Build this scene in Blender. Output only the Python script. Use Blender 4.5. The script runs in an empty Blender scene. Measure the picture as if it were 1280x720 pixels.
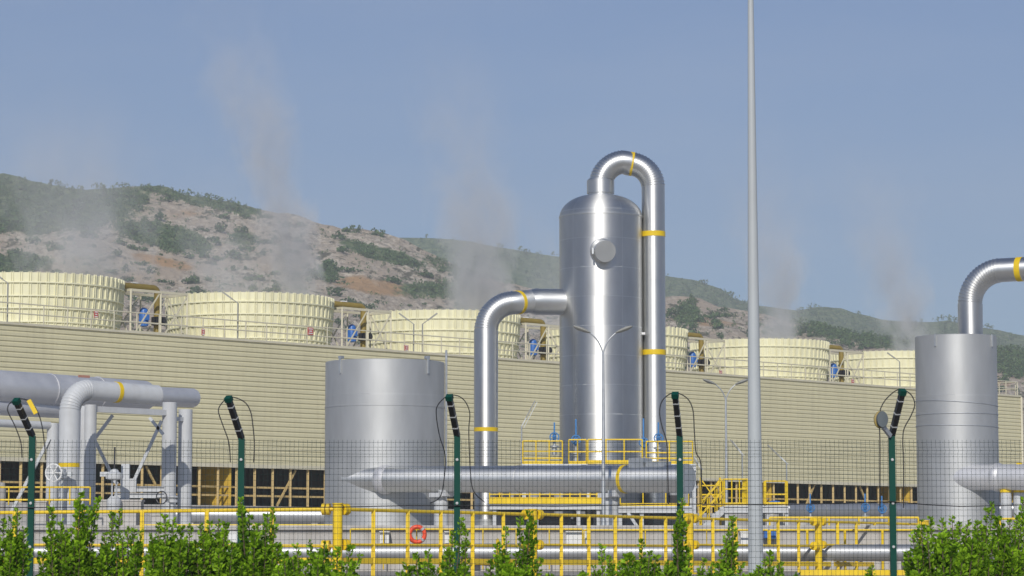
import bpy, math, random
from mathutils import Vector, Matrix, Quaternion, noise
random.seed(7)
R = math.radians
scn = bpy.context.scene
COL = scn.collection
PI = math.pi
# ------------------------------------------------------------------ camera
F = 3300.0
PITCH = math.atan(329 / F)
EYE = 1.6
CT, ST = math.cos(PITCH), math.sin(PITCH)

def P(px, py, Y):
    """point of the place seen at photo pixel (px, py), Y metres ahead"""
    u = (px - 640) / F; v = (360 - py) / F
    d = Vector((u, CT - v * ST, ST + v * CT))
    k = Y / d.y
    return Vector((d.x * k, Y, EYE + d.z * k))

def Z(py, Y):
    return P(640, py, Y).z

def pix(p):
    x, y, z = p[0], p[1], p[2] - EYE
    yy = y * CT + z * ST; zz = -y * ST + z * CT
    return 640 + F * x / yy, 360 - F * zz / yy

cam_d = bpy.data.cameras.new('camera'); cam = bpy.data.objects.new('camera', cam_d); COL.objects.link(cam)
cam.location = (0, 0, EYE); cam.rotation_euler = (PI / 2 + PITCH, 0, 0)
cam_d.sensor_width = 36; cam_d.lens = 36 * F / 1280
cam_d.clip_start = 0.5; cam_d.clip_end = 20000
cam_d.dof.use_dof = True; cam_d.dof.focus_distance = 100; cam_d.dof.aperture_fstop = 9
scn.camera = cam

# ------------------------------------------------------------------ tags
def tag(o, label=None, cat=None, group=None, kind=None):
    if label: o['label'] = label
    if cat: o['category'] = cat
    if group: o['group'] = group
    if kind: o['kind'] = kind
    return o

def thing(name, loc, label, cat, group=None):
    o = bpy.data.objects.new(name, None); COL.objects.link(o)
    o.location = loc; o.empty_display_size = 0.2
    return tag(o, label, cat, group)

def wloc(o):
    v = Vector((0, 0, 0))
    while o is not None:
        v += o.location; o = o.parent
    return v

def copy_tree(o, parent=None):
    c = o.copy(); COL.objects.link(c); c.parent = parent
    for ch in o.children:
        copy_tree(ch, c)
    return c

# ------------------------------------------------------------------ mesh builder
class MB:
    def __init__(s): s.v = []; s.f = []; s.uv = {}
    def add(s, vs, fs):
        n = len(s.v); s.v += [Vector(a) for a in vs]; s.f += [tuple(i + n for i in q) for q in fs]; return s
    def box(s, c, size, rot=0.0, m=None):
        c = Vector(c); hx, hy, hz = size[0] / 2, size[1] / 2, size[2] / 2
        M = m if m is not None else Matrix.Rotation(rot, 3, 'Z')
        vs = [c + M @ Vector((x * hx, y * hy, z * hz)) for x in (-1, 1) for y in (-1, 1) for z in (-1, 1)]
        return s.add(vs, [(0, 1, 3, 2), (4, 6, 7, 5), (0, 4, 5, 1), (2, 3, 7, 6), (0, 2, 6, 4), (1, 5, 7, 3)])
    def bar(s, a, b, w, h=None, up=(0, 0, 1)):
        a, b = Vector(a), Vector(b); h = h or w; d = b - a; L = d.length
        if L < 1e-6: return s
        d.normalize(); up = Vector(up)
        if abs(d.dot(up)) > 0.98: up = Vector((0, 1, 0))
        x = d.cross(up).normalized(); z = x.cross(d).normalized()
        return s.box((a + b) / 2, (w, L, h), m=Matrix((x, d, z)).transposed())
    def ibeam(s, a, b, w, h, t=0.02):
        a, b = Vector(a), Vector(b); up = Vector((0, 0, 1))
        s.bar(a + up * (h / 2 - t / 2), b + up * (h / 2 - t / 2), w, t)
        s.bar(a - up * (h / 2 - t / 2), b - up * (h / 2 - t / 2), w, t)
        return s.bar(a, b, t, h - 2 * t - .002)
    def path(s, pts, r, n=16, cap=True, closed=False):
        pts = [Vector(p) for p in pts]; m = len(pts)
        rs = r if isinstance(r, (list, tuple)) else [r] * m
        base = len(s.v); prev = None; q = None
        for i, p in enumerate(pts):
            if closed: t = pts[(i + 1) % m] - pts[i - 1]
            else: t = pts[min(i + 1, m - 1)] - pts[max(i - 1, 0)]
            if t.length < 1e-9: t = prev.copy()
            t.normalize()
            if q is None:
                ref = Vector((0, 0, 1)) if abs(t.z) < .9 else Vector((0, 1, 0))
                q = t.cross(ref).normalized()
            else:
                q = (q - t * q.dot(t)).normalized()
            w = t.cross(q); prev = t
            for k in range(n):
                a = 2 * PI * k / n
                s.v.append(p + (q * math.cos(a) + w * math.sin(a)) * rs[i])
        e = m if closed else m - 1
        for i in range(e):
            for k in range(n):
                A = base + i * n; B = base + ((i + 1) % m) * n
                s.uv[len(s.f)] = ((i, k), (i, k + 1), (i + 1, k + 1), (i + 1, k))
                s.f.append((A + k, A + (k + 1) % n, B + (k + 1) % n, B + k))
        if cap and not closed:
            s.f.append(tuple(base + k for k in range(n))[::-1])
            s.f.append(tuple(base + (m - 1) * n + k for k in range(n)))
        return s
    def tube(s, a, b, r, n=14, r2=None): return s.path([a, b], [r, r if r2 is None else r2], n)
    def lathe(s, c, prof, n=32, m=None):
        """prof: (radius, z) list around the local z axis through c"""
        c = Vector(c); M = m or Matrix.Identity(3); base = len(s.v)
        for (r, z) in prof:
            for k in range(n):
                a = 2 * PI * k / n
                s.v.append(c + M @ Vector((r * math.cos(a), r * math.sin(a), z)))
        for i in range(len(prof) - 1):
            for k in range(n):
                A = base + i * n; B = A + n
                s.uv[len(s.f)] = ((i, k), (i, k + 1), (i + 1, k + 1), (i + 1, k))
                s.f.append((A + k, A + (k + 1) % n, B + (k + 1) % n, B + k))
        if prof[0][0] > 1e-4: s.f.append(tuple(base + k for k in range(n))[::-1])
        if prof[-1][0] > 1e-4: s.f.append(tuple(base + (len(prof) - 1) * n + k for k in range(n)))
        return s
    def ring(s, c, axis, Rr, r, n=28, k=8):
        axis = Vector(axis).normalized(); ref = Vector((0, 0, 1)) if abs(axis.z) < .9 else Vector((1, 0, 0))
        a = axis.cross(ref).normalized(); b = axis.cross(a)
        return s.path([Vector(c) + (a * math.cos(2 * PI * i / n) + b * math.sin(2 * PI * i / n)) * Rr for i in range(n)], r, k, closed=True)
    def build(s, name, mat, parent=None, smooth=35, label=None):
        off = wloc(parent) if parent else Vector((0, 0, 0))
        me = bpy.data.meshes.new(name)
        me.from_pydata([tuple(v - off) for v in s.v], [], s.f); me.update()
        if s.uv and mat.get('brushed'):
            ul = me.uv_layers.new(name='UVMap').data
            for fi, q in s.uv.items():
                p = me.polygons[fi]
                for li, (u, v) in zip(p.loop_indices, q): ul[li].uv = (u * .1, v * .1)
        if smooth:
            me.shade_smooth(); me.set_sharp_from_angle(angle=R(smooth))
        me.materials.append(mat)
        o = bpy.data.objects.new(name, me); COL.objects.link(o)
        if parent: o.parent = parent
        if label: o['label'] = label
        return o

def top(mb, name, mat, base, label, cat, group=None, smooth=35):
    """a thing that is one mesh; origin at its base"""
    base = Vector(base); mb.v = [v - base for v in mb.v]
    o = mb.build(name, mat, None, smooth); o.location = base
    return tag(o, label, cat, group)

def arc(c, a, b, rad, a0, a1, n):
    c, a, b = Vector(c), Vector(a), Vector(b)
    return [c + (a * math.cos(a0 + (a1 - a0) * i / n) + b * math.sin(a0 + (a1 - a0) * i / n)) * rad for i in range(n + 1)]

def gored(pts, r, ridge=1.045):
    """elbow points thickened into narrow sheet metal gores"""
    out, rs = [], []
    for i in range(len(pts) - 1):
        a, b = pts[i], pts[i + 1]
        for f, q in ((0, ridge), (.16, ridge), (.2, 1), (.96, 1)):
            out.append(a.lerp(b, f)); rs.append(r * q)
    out.append(pts[-1]); rs.append(r)
    return out, rs

# ------------------------------------------------------------------ materials
def new_mat(name):
    m = bpy.data.materials.new(name); m.use_nodes = True
    nt = m.node_tree; b = nt.nodes['Principled BSDF']
    return m, nt, b

def lnk(nt, a, b): nt.links.new(a, b)

def paint(name, col, rough=.5, metal=0.0, var=.12, scale=1.5, bump=.0, bscale=8, streak=0.0, spec=.5, stretch=(1, 1, 1), rvar=.1):
    m, nt, b = new_mat(name); N = nt.nodes
    tc = N.new('ShaderNodeTexCoord'); mp = N.new('ShaderNodeMapping'); mp.inputs['Scale'].default_value = stretch
    lnk(nt, tc.outputs['Object'], mp.inputs['Vector'])
    no = N.new('ShaderNodeTexNoise'); no.inputs['Scale'].default_value = scale; no.inputs['Detail'].default_value = 6; no.inputs['Roughness'].default_value = .62
    lnk(nt, mp.outputs[0], no.inputs['Vector'])
    mr = N.new('ShaderNodeMapRange'); mr.inputs['From Min'].default_value = .25; mr.inputs['From Max'].default_value = .75
    mr.inputs['To Min'].default_value = 1 - var; mr.inputs['To Max'].default_value = 1 + var
    lnk(nt, no.outputs['Fac'], mr.inputs['Value'])
    vm = N.new('ShaderNodeVectorMath'); vm.operation = 'SCALE'; vm.inputs[0].default_value = col
    lnk(nt, mr.outputs[0], vm.inputs['Scale'])
    last = vm.outputs[0]
    if streak:
        mp2 = N.new('ShaderNodeMapping'); mp2.inputs['Scale'].default_value = (2.2, 2.2, .18)
        lnk(nt, tc.outputs['Object'], mp2.inputs['Vector'])
        n2 = N.new('ShaderNodeTexNoise'); n2.inputs['Scale'].default_value = 2.0; n2.inputs['Detail'].default_value = 5
        lnk(nt, mp2.outputs[0], n2.inputs['Vector'])
        m2 = N.new('ShaderNodeMapRange'); m2.inputs['From Min'].default_value = .45; m2.inputs['From Max'].default_value = .75
        m2.inputs['To Min'].default_value = 0; m2.inputs['To Max'].default_value = streak
        lnk(nt, n2.outputs['Fac'], m2.inputs['Value'])
        mx = N.new('ShaderNodeMix'); mx.data_type = 'RGBA'
        mx.inputs['B'].default_value = (.22, .18, .13, 1)
        lnk(nt, m2.outputs[0], mx.inputs['Factor']); lnk(nt, last, mx.inputs['A']); last = mx.outputs['Result']
    lnk(nt, last, b.inputs['Base Color'])
    m3 = N.new('ShaderNodeMapRange'); m3.inputs['From Min'].default_value = .3; m3.inputs['From Max'].default_value = .7
    m3.inputs['To Min'].default_value = max(.05, rough - rvar); m3.inputs['To Max'].default_value = rough + rvar
    lnk(nt, no.outputs['Fac'], m3.inputs['Value']); lnk(nt, m3.outputs[0], b.inputs['Roughness'])
    b.inputs['Metallic'].default_value = metal; b.inputs['Specular IOR Level'].default_value = spec
    if bump:
        n4 = N.new('ShaderNodeTexNoise'); n4.inputs['Scale'].default_value = bscale; n4.inputs['Detail'].default_value = 4
        lnk(nt, mp.outputs[0], n4.inputs['Vector'])
        bp = N.new('ShaderNodeBump'); bp.inputs['Strength'].default_value = bump; bp.inputs['Distance'].default_value = .05
        lnk(nt, n4.outputs['Fac'], bp.inputs['Height']); lnk(nt, bp.outputs[0], b.inputs['Normal'])
    return m

def per_thing_offset(m):
    nt = m.node_tree; N = nt.nodes; oi = N.new('ShaderNodeObjectInfo'); mu = N.new('ShaderNodeMath'); mu.operation = 'MULTIPLY'; mu.inputs[1].default_value = 40; lnk(nt, oi.outputs['Random'], mu.inputs[0])
    for n in list(N):
        if n.type == 'MAPPING': lnk(nt, mu.outputs[0], n.inputs['Location'])
def clad_metal(name, col, rough, metal, sheet_h, sheets, seam=.5, bump=.05, pale=1.14, tilt=.05):
    """sheet metal cladding wrapped round an upright vessel: courses of sheets with thin lapped seams"""
    m, nt, b = new_mat(name); N = nt.nodes
    tc = N.new('ShaderNodeTexCoord'); sp = N.new('ShaderNodeSeparateXYZ'); lnk(nt, tc.outputs['Object'], sp.inputs[0])
    at = N.new('ShaderNodeMath'); at.operation = 'ARCTAN2'; lnk(nt, sp.outputs['Y'], at.inputs[0]); lnk(nt, sp.outputs['X'], at.inputs[1])
    a1 = N.new('ShaderNodeMath'); a1.operation = 'MULTIPLY_ADD'; a1.inputs[1].default_value = sheets / (2 * PI); a1.inputs[2].default_value = sheets / 2 + .35
    lnk(nt, at.outputs[0], a1.inputs[0])
    z1 = N.new('ShaderNodeMath'); z1.operation = 'MULTIPLY'; z1.inputs[1].default_value = 1 / sheet_h; lnk(nt, sp.outputs['Z'], z1.inputs[0])
    def edge(src, w):
        fr = N.new('ShaderNodeMath'); fr.operation = 'FRACT'; lnk(nt, src, fr.inputs[0])
        c = N.new('ShaderNodeMath'); c.operation = 'COMPARE'; c.inputs[1].default_value = .5; c.inputs[2].default_value = .5 - w
        lnk(nt, fr.outputs[0], c.inputs[0]); return c.outputs[0]
    e1 = edge(a1.outputs[0], .006); e2 = edge(z1.outputs[0], .014)
    mn = N.new('ShaderNodeMath'); mn.operation = 'MINIMUM'; lnk(nt, e1, mn.inputs[0]); lnk(nt, e2, mn.inputs[1])
    fa = N.new('ShaderNodeMath'); fa.operation = 'FLOOR'; lnk(nt, a1.outputs[0], fa.inputs[0])
    fz = N.new('ShaderNodeMath'); fz.operation = 'FLOOR'; lnk(nt, z1.outputs[0], fz.inputs[0])
    cb = N.new('ShaderNodeCombineXYZ'); lnk(nt, fa.outputs[0], cb.inputs[0]); lnk(nt, fz.outputs[0], cb.inputs[1])
    wn = N.new('ShaderNodeTexWhiteNoise'); wn.noise_dimensions = '2D'; lnk(nt, cb.outputs[0], wn.inputs['Vector'])
    no = N.new('ShaderNodeTexNoise'); no.inputs['Scale'].default_value = 1.3; no.inputs['Detail'].default_value = 6
    mp = N.new('ShaderNodeMapping'); mp.inputs['Scale'].default_value = (1.6, 1.6, .5); lnk(nt, tc.outputs['Object'], mp.inputs['Vector']); lnk(nt, mp.outputs[0], no.inputs['Vector'])
    # colour: seam a little paler, sheet to sheet shift
    v1 = N.new('ShaderNodeMapRange'); v1.inputs['To Min'].default_value = .97; v1.inputs['To Max'].default_value = 1.02; lnk(nt, wn.outputs['Value'], v1.inputs['Value'])
    v2 = N.new('ShaderNodeMapRange'); v2.inputs['From Min'].default_value = .3; v2.inputs['From Max'].default_value = .7; v2.inputs['To Min'].default_value = .9; v2.inputs['To Max'].default_value = 1.05
    lnk(nt, no.outputs['Fac'], v2.inputs['Value'])
    mu = N.new('ShaderNodeMath'); mu.operation = 'MULTIPLY'; lnk(nt, v1.outputs[0], mu.inputs[0]); lnk(nt, v2.outputs[0], mu.inputs[1])
    vs = N.new('ShaderNodeVectorMath'); vs.operation = 'SCALE'; vs.inputs[0].default_value = col; lnk(nt, mu.outputs[0], vs.inputs['Scale'])
    lnk(nt, vs.outputs[0], b.inputs['Base Color'])
    sm_ = N.new('ShaderNodeMapRange'); sm_.inputs['To Min'].default_value = pale; sm_.inputs['To Max'].default_value = 1; lnk(nt, mn.outputs[0], sm_.inputs['Value'])
    mu2 = N.new('ShaderNodeMath'); mu2.operation = 'MULTIPLY'; lnk(nt, mu.outputs[0], mu2.inputs[0]); lnk(nt, sm_.outputs[0], mu2.inputs[1]); lnk(nt, mu2.outputs[0], vs.inputs['Scale'])
    r1 = N.new('ShaderNodeMapRange'); r1.inputs['To Min'].default_value = rough - .015; r1.inputs['To Max'].default_value = rough + .02
    lnk(nt, wn.outputs['Value'], r1.inputs['Value']); lnk(nt, r1.outputs[0], b.inputs['Roughness'])
    b.inputs['Metallic'].default_value = metal
    # bump: seams + slight dents
    n2 = N.new('ShaderNodeTexNoise'); n2.inputs['Scale'].default_value = 1.1; n2.inputs['Detail'].default_value = 2; lnk(nt, tc.outputs['Object'], n2.inputs['Vector'])
    hs = N.new('ShaderNodeMath'); hs.operation = 'MULTIPLY_ADD'; hs.inputs[1].default_value = seam; lnk(nt, mn.outputs[0], hs.inputs[0])
    h2 = N.new('ShaderNodeMath'); h2.operation = 'MULTIPLY'; h2.inputs[1].default_value = 2.0; lnk(nt, n2.outputs['Fac'], h2.inputs[0]); lnk(nt, h2.outputs[0], hs.inputs[2])
    bp = N.new('ShaderNodeBump'); bp.inputs['Strength'].default_value = bump; bp.inputs['Distance'].default_value = .04
    lnk(nt, hs.outputs[0], bp.inputs['Height'])
    ff = N.new('ShaderNodeMath'); ff.operation = 'FRACT'; lnk(nt, a1.outputs[0], ff.inputs[0])
    ws = N.new('ShaderNodeMath'); ws.operation = 'SUBTRACT'; ws.inputs[1].default_value = .5; lnk(nt, wn.outputs['Value'], ws.inputs[0])
    tl = N.new('ShaderNodeMath'); tl.operation = 'MULTIPLY'; lnk(nt, ff.outputs[0], tl.inputs[0]); lnk(nt, ws.outputs[0], tl.inputs[1])
    t2 = N.new('ShaderNodeMath'); t2.operation = 'MULTIPLY'; t2.inputs[1].default_value = tilt; lnk(nt, tl.outputs[0], t2.inputs[0])
    b2_ = N.new('ShaderNodeBump'); b2_.inputs['Strength'].default_value = 1; b2_.inputs['Distance'].default_value = 1; lnk(nt, t2.outputs[0], b2_.inputs['Height']); lnk(nt, bp.outputs[0], b2_.inputs['Normal'])
    lnk(nt, b2_.outputs[0], b.inputs['Normal'])
    return m

def brushed(m, an=.75):
    nt = m.node_tree; b = nt.nodes['Principled BSDF']; t = nt.nodes.new('ShaderNodeTangent'); t.direction_type = 'UV_MAP'; t.uv_map = 'UVMap'
    nt.links.new(t.outputs[0], b.inputs['Tangent']); b.inputs['Anisotropic'].default_value = an; m['brushed'] = 1; return m

M = {}
M['alu'] = brushed(paint('aluminium_cladding', (.7, .705, .695), .52, 1.0, .05, 1.2, .04, 2.2, rvar=.04), .7)
M['alu_tower'] = brushed(clad_metal('aluminium_sheet_vessel', (.68, .685, .675), .53, 1.0, 1.08, 5, .6, .035), .8)
M['alu_dull'] = brushed(clad_metal('dull_aluminium_silencer', (.5, .51, .51), .56, .62, 2.35, 3, .4, .03, 1.04), .3)
M['alu_pipe_dull'] = brushed(paint('weathered_aluminium_pipe', (.68, .68, .69), .55, .6, .08, 1.3, .04, 2.5, rvar=.06), .2)
M['galv'] = paint('galvanised_steel', (.55, .57, .58), .5, .8, .12, 3)
M['white'] = paint('pale_grey_steel_paint', (.55, .565, .575), .5, 0, .08, 2, streak=.15)
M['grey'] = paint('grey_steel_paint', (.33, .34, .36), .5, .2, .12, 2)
M['dark'] = paint('dark_iron', (.06, .06, .065), .5, .5, .2, 3)
M['yellow'] = paint('yellow_safety_paint', (.86, .6, .015), .42, 0, .1, 3, streak=.16)
M['yellow_band'] = paint('yellow_marking_tape', (.75, .52, .01), .45, 0, .08, 4)
M['olive'] = paint('ochre_shaft_tube_paint', (.3, .22, .05), .5, 0, .2, 2)
M['blue'] = paint('blue_machine_paint', (.04, .16, .5), .4, 0, .15, 3)
M['lightblue'] = paint('pale_blue_valve_paint', (.06, .23, .52), .4, 0, .15, 3)
M['cream'] = paint('cream_stack_panels', (.81, .78, .54), .55, 0, .07, .9, streak=.16)
per_thing_offset(M['cream'])
M['clad'] = paint('beige_corrugated_sheet', (.635, .59, .385), .5, 0, .05, .35, streak=.12)
def sheet_tint(m, L, lo, hi):
    nt = m.node_tree; N = nt.nodes; b = N['Principled BSDF']; src = b.inputs['Base Color'].links[0].from_socket
    tc = N.new('ShaderNodeTexCoord'); d = N.new('ShaderNodeVectorMath'); d.operation = 'DOT_PRODUCT'; d.inputs[1].default_value = (.7071 / L, .7071 / L, 0); lnk(nt, tc.outputs['Object'], d.inputs[0])
    f = N.new('ShaderNodeMath'); f.operation = 'FLOOR'; sh = N.new('ShaderNodeMath'); sh.operation = 'ADD'; sh.inputs[1].default_value = 9 / L; lnk(nt, d.outputs['Value'], sh.inputs[0]); lnk(nt, sh.outputs[0], f.inputs[0])
    w_ = N.new('ShaderNodeTexWhiteNoise'); w_.noise_dimensions = '1D'; lnk(nt, f.outputs[0], w_.inputs['W'])
    r = N.new('ShaderNodeMapRange'); r.inputs['To Min'].default_value = lo; r.inputs['To Max'].default_value = hi; lnk(nt, w_.outputs['Value'], r.inputs['Value'])
    v = N.new('ShaderNodeVectorMath'); v.operation = 'SCALE'; lnk(nt, src, v.inputs[0]); lnk(nt, r.outputs[0], v.inputs['Scale']); lnk(nt, v.outputs[0], b.inputs['Base Color'])
sheet_tint(M['clad'], 6.06, .975, 1.02)
M['frame'] = paint('cream_steel_frame', (.6, .56, .42), .5, 0, .1, 1.5)
M['timber'] = paint('tan_intake_posts', (.52, .38, .16), .65, 0, .15, 2)
M['partition'] = paint('amber_partition_sheet', (.7, .46, .06), .55, 0, .1, 1)
M['fill'] = paint('dark_tower_fill', (.055, .05, .042), .8, 0, .35, .8)
M['concrete'] = paint('pale_concrete', (.5, .48, .45), .8, 0, .12, .6, .25, 12, streak=.35)
M['ground'] = paint('gravelly_ground', (.34, .31, .27), .9, 0, .2, .25, .3, 6)
M['mast'] = paint('pale_grey_mast_paint', (.45, .48, .49), .45, 0, .05, 1, streak=.08)
M['green_post'] = paint('dark_green_powder_coat', (.003, .06, .043), .55, 0, .1, 4, spec=.2)
M['black'] = paint('black_plastic', (.012, .012, .013), .4, 0, .1, 5)
M['wire'] = paint('green_coated_wire', (.035, .06, .055), .5, .2, .1, 5)
M['clip'] = paint('white_plastic_clip', (.5, .51, .51), .5, 0, .05, 5)
M['lampgrey'] = paint('weathered_lamp_housing', (.3, .3, .27), .6, 0, .1, 3)
M['red'] = paint('red_sign_paint', (.5, .12, .1), .5, 0, .12, 4)
M['orange'] = paint('orange_lifebuoy', (.85, .09, .03), .5, 0, .06, 5)
M['signwhite'] = paint('white_sheet', (.8, .8, .78), .5, 0, .05, 5)
M['cover'] = paint('grey_hatch_cover', (.36, .37, .37), .6, .3, .08, 2)
M['pipe_grey'] = brushed(paint('grey_trench_pipe', (.46, .47, .48), .5, .75, .1, 1.2, .04, 2.5, rvar=.06), .2)
M['slate'] = paint('dark_slate_lamp_face', (.1, .12, .13), .5, 0, .1, 3)
M['rust'] = paint('rusty_steel', (.2, .09, .05), .8, .2, .3, 4)
M['bark'] = paint('shrub_bark', (.12, .09, .06), .9, 0, .3, 12)

def leaf_mat(name, c1, c2, trans=.35):
    m, nt, b = new_mat(name); N = nt.nodes
    at = N.new('ShaderNodeAttribute'); at.attribute_name = 'tone'
    mx = N.new('ShaderNodeMix'); mx.data_type = 'RGBA'; mx.inputs['A'].default_value = (*c1, 1); mx.inputs['B'].default_value = (*c2, 1)
    lnk(nt, at.outputs['Fac'], mx.inputs['Factor']); lnk(nt, mx.outputs['Result'], b.inputs['Base Color'])
    b.inputs['Roughness'].default_value = .45; b.inputs['Specular IOR Level'].default_value = .22
    tr = N.new('ShaderNodeBsdfTranslucent'); lnk(nt, mx.outputs['Result'], tr.inputs['Color'])
    ms = N.new('ShaderNodeMixShader'); ms.inputs[0].default_value = trans
    lnk(nt, b.outputs[0], ms.inputs[1]); lnk(nt, tr.outputs[0], ms.inputs[2])
    lnk(nt, ms.outputs[0], N['Material Output'].inputs['Surface'])
    return m
M['leaf'] = leaf_mat('fresh_green_leaves', (.045, .15, .006), (.46, .73, .035), .4)
M['scrub'] = leaf_mat('dry_dark_scrub', (.035, .08, .026), (.11, .18, .055), .15)

# ------------------------------------------------------------------ light and sky
SUN_EL, SUN_AZ = R(33), R(7)                      # AZ: to the left of straight behind the camera
sv = Vector((-math.sin(SUN_AZ) * math.cos(SUN_EL), -math.cos(SUN_AZ) * math.cos(SUN_EL), math.sin(SUN_EL)))
sl = bpy.data.lights.new('sun', 'SUN'); sl.energy = 3.6; sl.angle = R(.5); sl.color = (1, .95, .87)
so = bpy.data.objects.new('sun', sl); COL.objects.link(so); so.rotation_euler = sv.to_track_quat('Z', 'Y').to_euler(); so.location = (0, -50, 80)
w = bpy.data.worlds.new('World'); scn.world = w; w.use_nodes = True
wn = w.node_tree; bg = wn.nodes['Background']
sky = wn.nodes.new('ShaderNodeTexSky'); sky.sky_type = 'NISHITA'; sky.sun_disc = False
sky.sun_elevation = SUN_EL; sky.sun_rotation = PI + SUN_AZ
sky.air_density = 1.0; sky.dust_density = .8; sky.ozone_density = 7; sky.altitude = 200
tcw = wn.nodes.new('ShaderNodeTexCoord'); mpw = wn.nodes.new('ShaderNodeMapping'); mpw.inputs['Scale'].default_value = (5, 5, 22); mpw.inputs['Rotation'].default_value = (0, R(8), 0)
wn.links.new(tcw.outputs['Generated'], mpw.inputs[0]); nzw = wn.nodes.new('ShaderNodeTexNoise'); nzw.inputs['Scale'].default_value = 1.6; nzw.inputs['Detail'].default_value = 7; nzw.inputs['Roughness'].default_value = .55
wn.links.new(mpw.outputs[0], nzw.inputs['Vector']); mrw = wn.nodes.new('ShaderNodeMapRange'); mrw.inputs['From Min'].default_value = .42; mrw.inputs['From Max'].default_value = .72; mrw.inputs['To Max'].default_value = .24; wn.links.new(nzw.outputs['Fac'], mrw.inputs['Value'])
hsw = wn.nodes.new('ShaderNodeHueSaturation'); hsw.inputs['Saturation'].default_value = .62; hsw.inputs['Value'].default_value = 1.06; wn.links.new(sky.outputs[0], hsw.inputs['Color'])
mxw = wn.nodes.new('ShaderNodeMix'); mxw.data_type = 'RGBA'; wn.links.new(mrw.outputs[0], mxw.inputs['Factor']); wn.links.new(sky.outputs[0], mxw.inputs['A']); wn.links.new(hsw.outputs[0], mxw.inputs['B'])
tnw = wn.nodes.new('ShaderNodeMix'); tnw.data_type = 'RGBA'; tnw.blend_type = 'MULTIPLY'; tnw.inputs['Factor'].default_value = 1; tnw.inputs['B'].default_value = (.955, .985, 1.075, 1); wn.links.new(mxw.outputs['Result'], tnw.inputs['A'])
wn.links.new(tnw.outputs['Result'], bg.inputs['Color']); bg.inputs['Strength'].default_value = .075
vs = scn.view_settings; vs.view_transform = 'Standard'; vs.look = 'None'; vs.gamma = 1; vs.exposure = 0; vs.use_curve_mapping = False
cy = scn.cycles
cy.use_denoising = True; cy.max_bounces = 8; cy.diffuse_bounces = 3; cy.glossy_bounces = 4; cy.volume_bounces = 1
cy.transparent_max_bounces = 12; cy.volume_step_rate = 1.0; cy.volume_max_steps = 256; cy.use_adaptive_sampling = False
scn.render.film_transparent = False

# ------------------------------------------------------------------ ground and yard
GR = 2.25                                          # level of the raised plant yard
mb = MB(); ys = [-1500, -60, 0, 34, 46, 60, 79, 300, 500, 2950]; zs = [0, 0, 0, 0, 1, 1, 1, 1, 1, 1]; xs = [-1900, -300, -60, 0, 60, 300, 1900]
for y, z in zip(ys, zs):
    for x in xs: mb.v.append(Vector((x, y, z)))
nx = len(xs)
for j in range(len(ys) - 1):
    for i in range(nx - 1): mb.f.append((j * nx + i, j * nx + i + 1, (j + 1) * nx + i + 1, (j + 1) * nx + i))
tag(mb.build('ground', M['ground']), kind='structure')
mb = MB().box((5, 80.3 + 110, 1.6), (170, 220, 1.3)); mb.v = [Vector((v.x, v.y, GR if v.z > 1.6 else .9)) for v in mb.v]
tag(mb.build('concrete_yard', M['concrete'], smooth=0), kind='structure')
mb = MB()
mb.box((5, 80.1, 1.6), (169.9, .396, 1.4)); mb.box((5, 80.05, GR + .06), (169.9, .56, .13))
top(mb, 'retaining_wall', M['concrete'], (5, 80.1, .9), 'low pale concrete retaining wall along the edge of the plant yard', 'wall', smooth=0)

# ------------------------------------------------------------------ hills
def lerp_tab(tab, x):
    if x <= tab[0][0]: return tab[0][1]
    for (a, b), (c, d) in zip(tab, tab[1:]):
        if x <= c:
            f = (x - a) / (c - a); f = f * f * (3 - 2 * f) * .5 + f * .5
            return b + (d - b) * f
    return tab[-1][1]
SKA = [(-400, 250), (-150, 226), (0, 222), (60, 227), (105, 231), (160, 228), (200, 233), (250, 242), (300, 253), (340, 263), (375, 271), (400, 280), (430, 284), (470, 289), (500, 298),
       (530, 312), (560, 326), (600, 341), (640, 351), (700, 362), (770, 367), (840, 369), (870, 371), (900, 379), (950, 387), (1000, 399), (1060, 412), (1120, 420), (1200, 426), (1280, 432), (1500, 452), (1800, 500)]
SKB = [(-400, 330), (300, 300), (430, 302), (510, 297), (545, 295), (580, 298), (620, 306), (700, 318), (770, 331), (835, 343), (860, 347), (900, 360), (925, 377), (960, 386), (1000, 389), (1020, 384), (1045, 381),
       (1075, 390), (1110, 398), (1165, 400), (1180, 397), (1240, 408), (1280, 417), (1400, 430), (1800, 470)]
YA, YB, FA, FB = 1000.0, 2000.0, 430.0, 1150.0
def hA(x, y):
    H = Z(lerp_tab(SKA, 640 + F * x / YA), YA)
    n = noise.fractal(Vector((x * .022, y * .007, 3.1)), 1.0, 2.0, 5) ; n2 = noise.fractal(Vector((x * .15, y * .05, 1.7)), .8, 2.0, 3)
    if y <= YA:
        t = max(0, (y - FA) / (YA - FA)); g = t * .75 + .25 * t * t
        e = min(1, t * 4) * (1 - t) ** .5
    else:
        t = (y - YA) / 420; g = 1 - t * t * .9; e = .4
    return H * g + n * 9 * e + n2 * .8 * min(1, (e + .25)) - 1.0
def hB(x, y):
    H = Z(lerp_tab(SKB, 640 + F * x / YB), YB)
    n = noise.fractal(Vector((x * .008, y * .007, 9.1)), 1.0, 2.0, 5)
    if y <= YB:
        t = max(0, (y - FB) / (YB - FB)); g = t * .8 + .2 * t * t; e = min(1, t * 3) * (1 - t) ** .5
    else:
        t = (y - YB) / 700; g = 1 - t * t * .9; e = .4
    return H * g + n * 10 * e - 1.0
def ell(lst, px, py):
    s = 0
    for cx, cy, rx, ry, w, rot in lst:
        dx, dy = px - cx, py - cy; c, q = math.cos(R(rot)), math.sin(R(rot))
        a = (dx * c + dy * q) / rx; b = (-dx * q + dy * c) / ry
        s = max(s, w * math.exp(-(a * a + b * b) ** 1.5))
    return s
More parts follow.
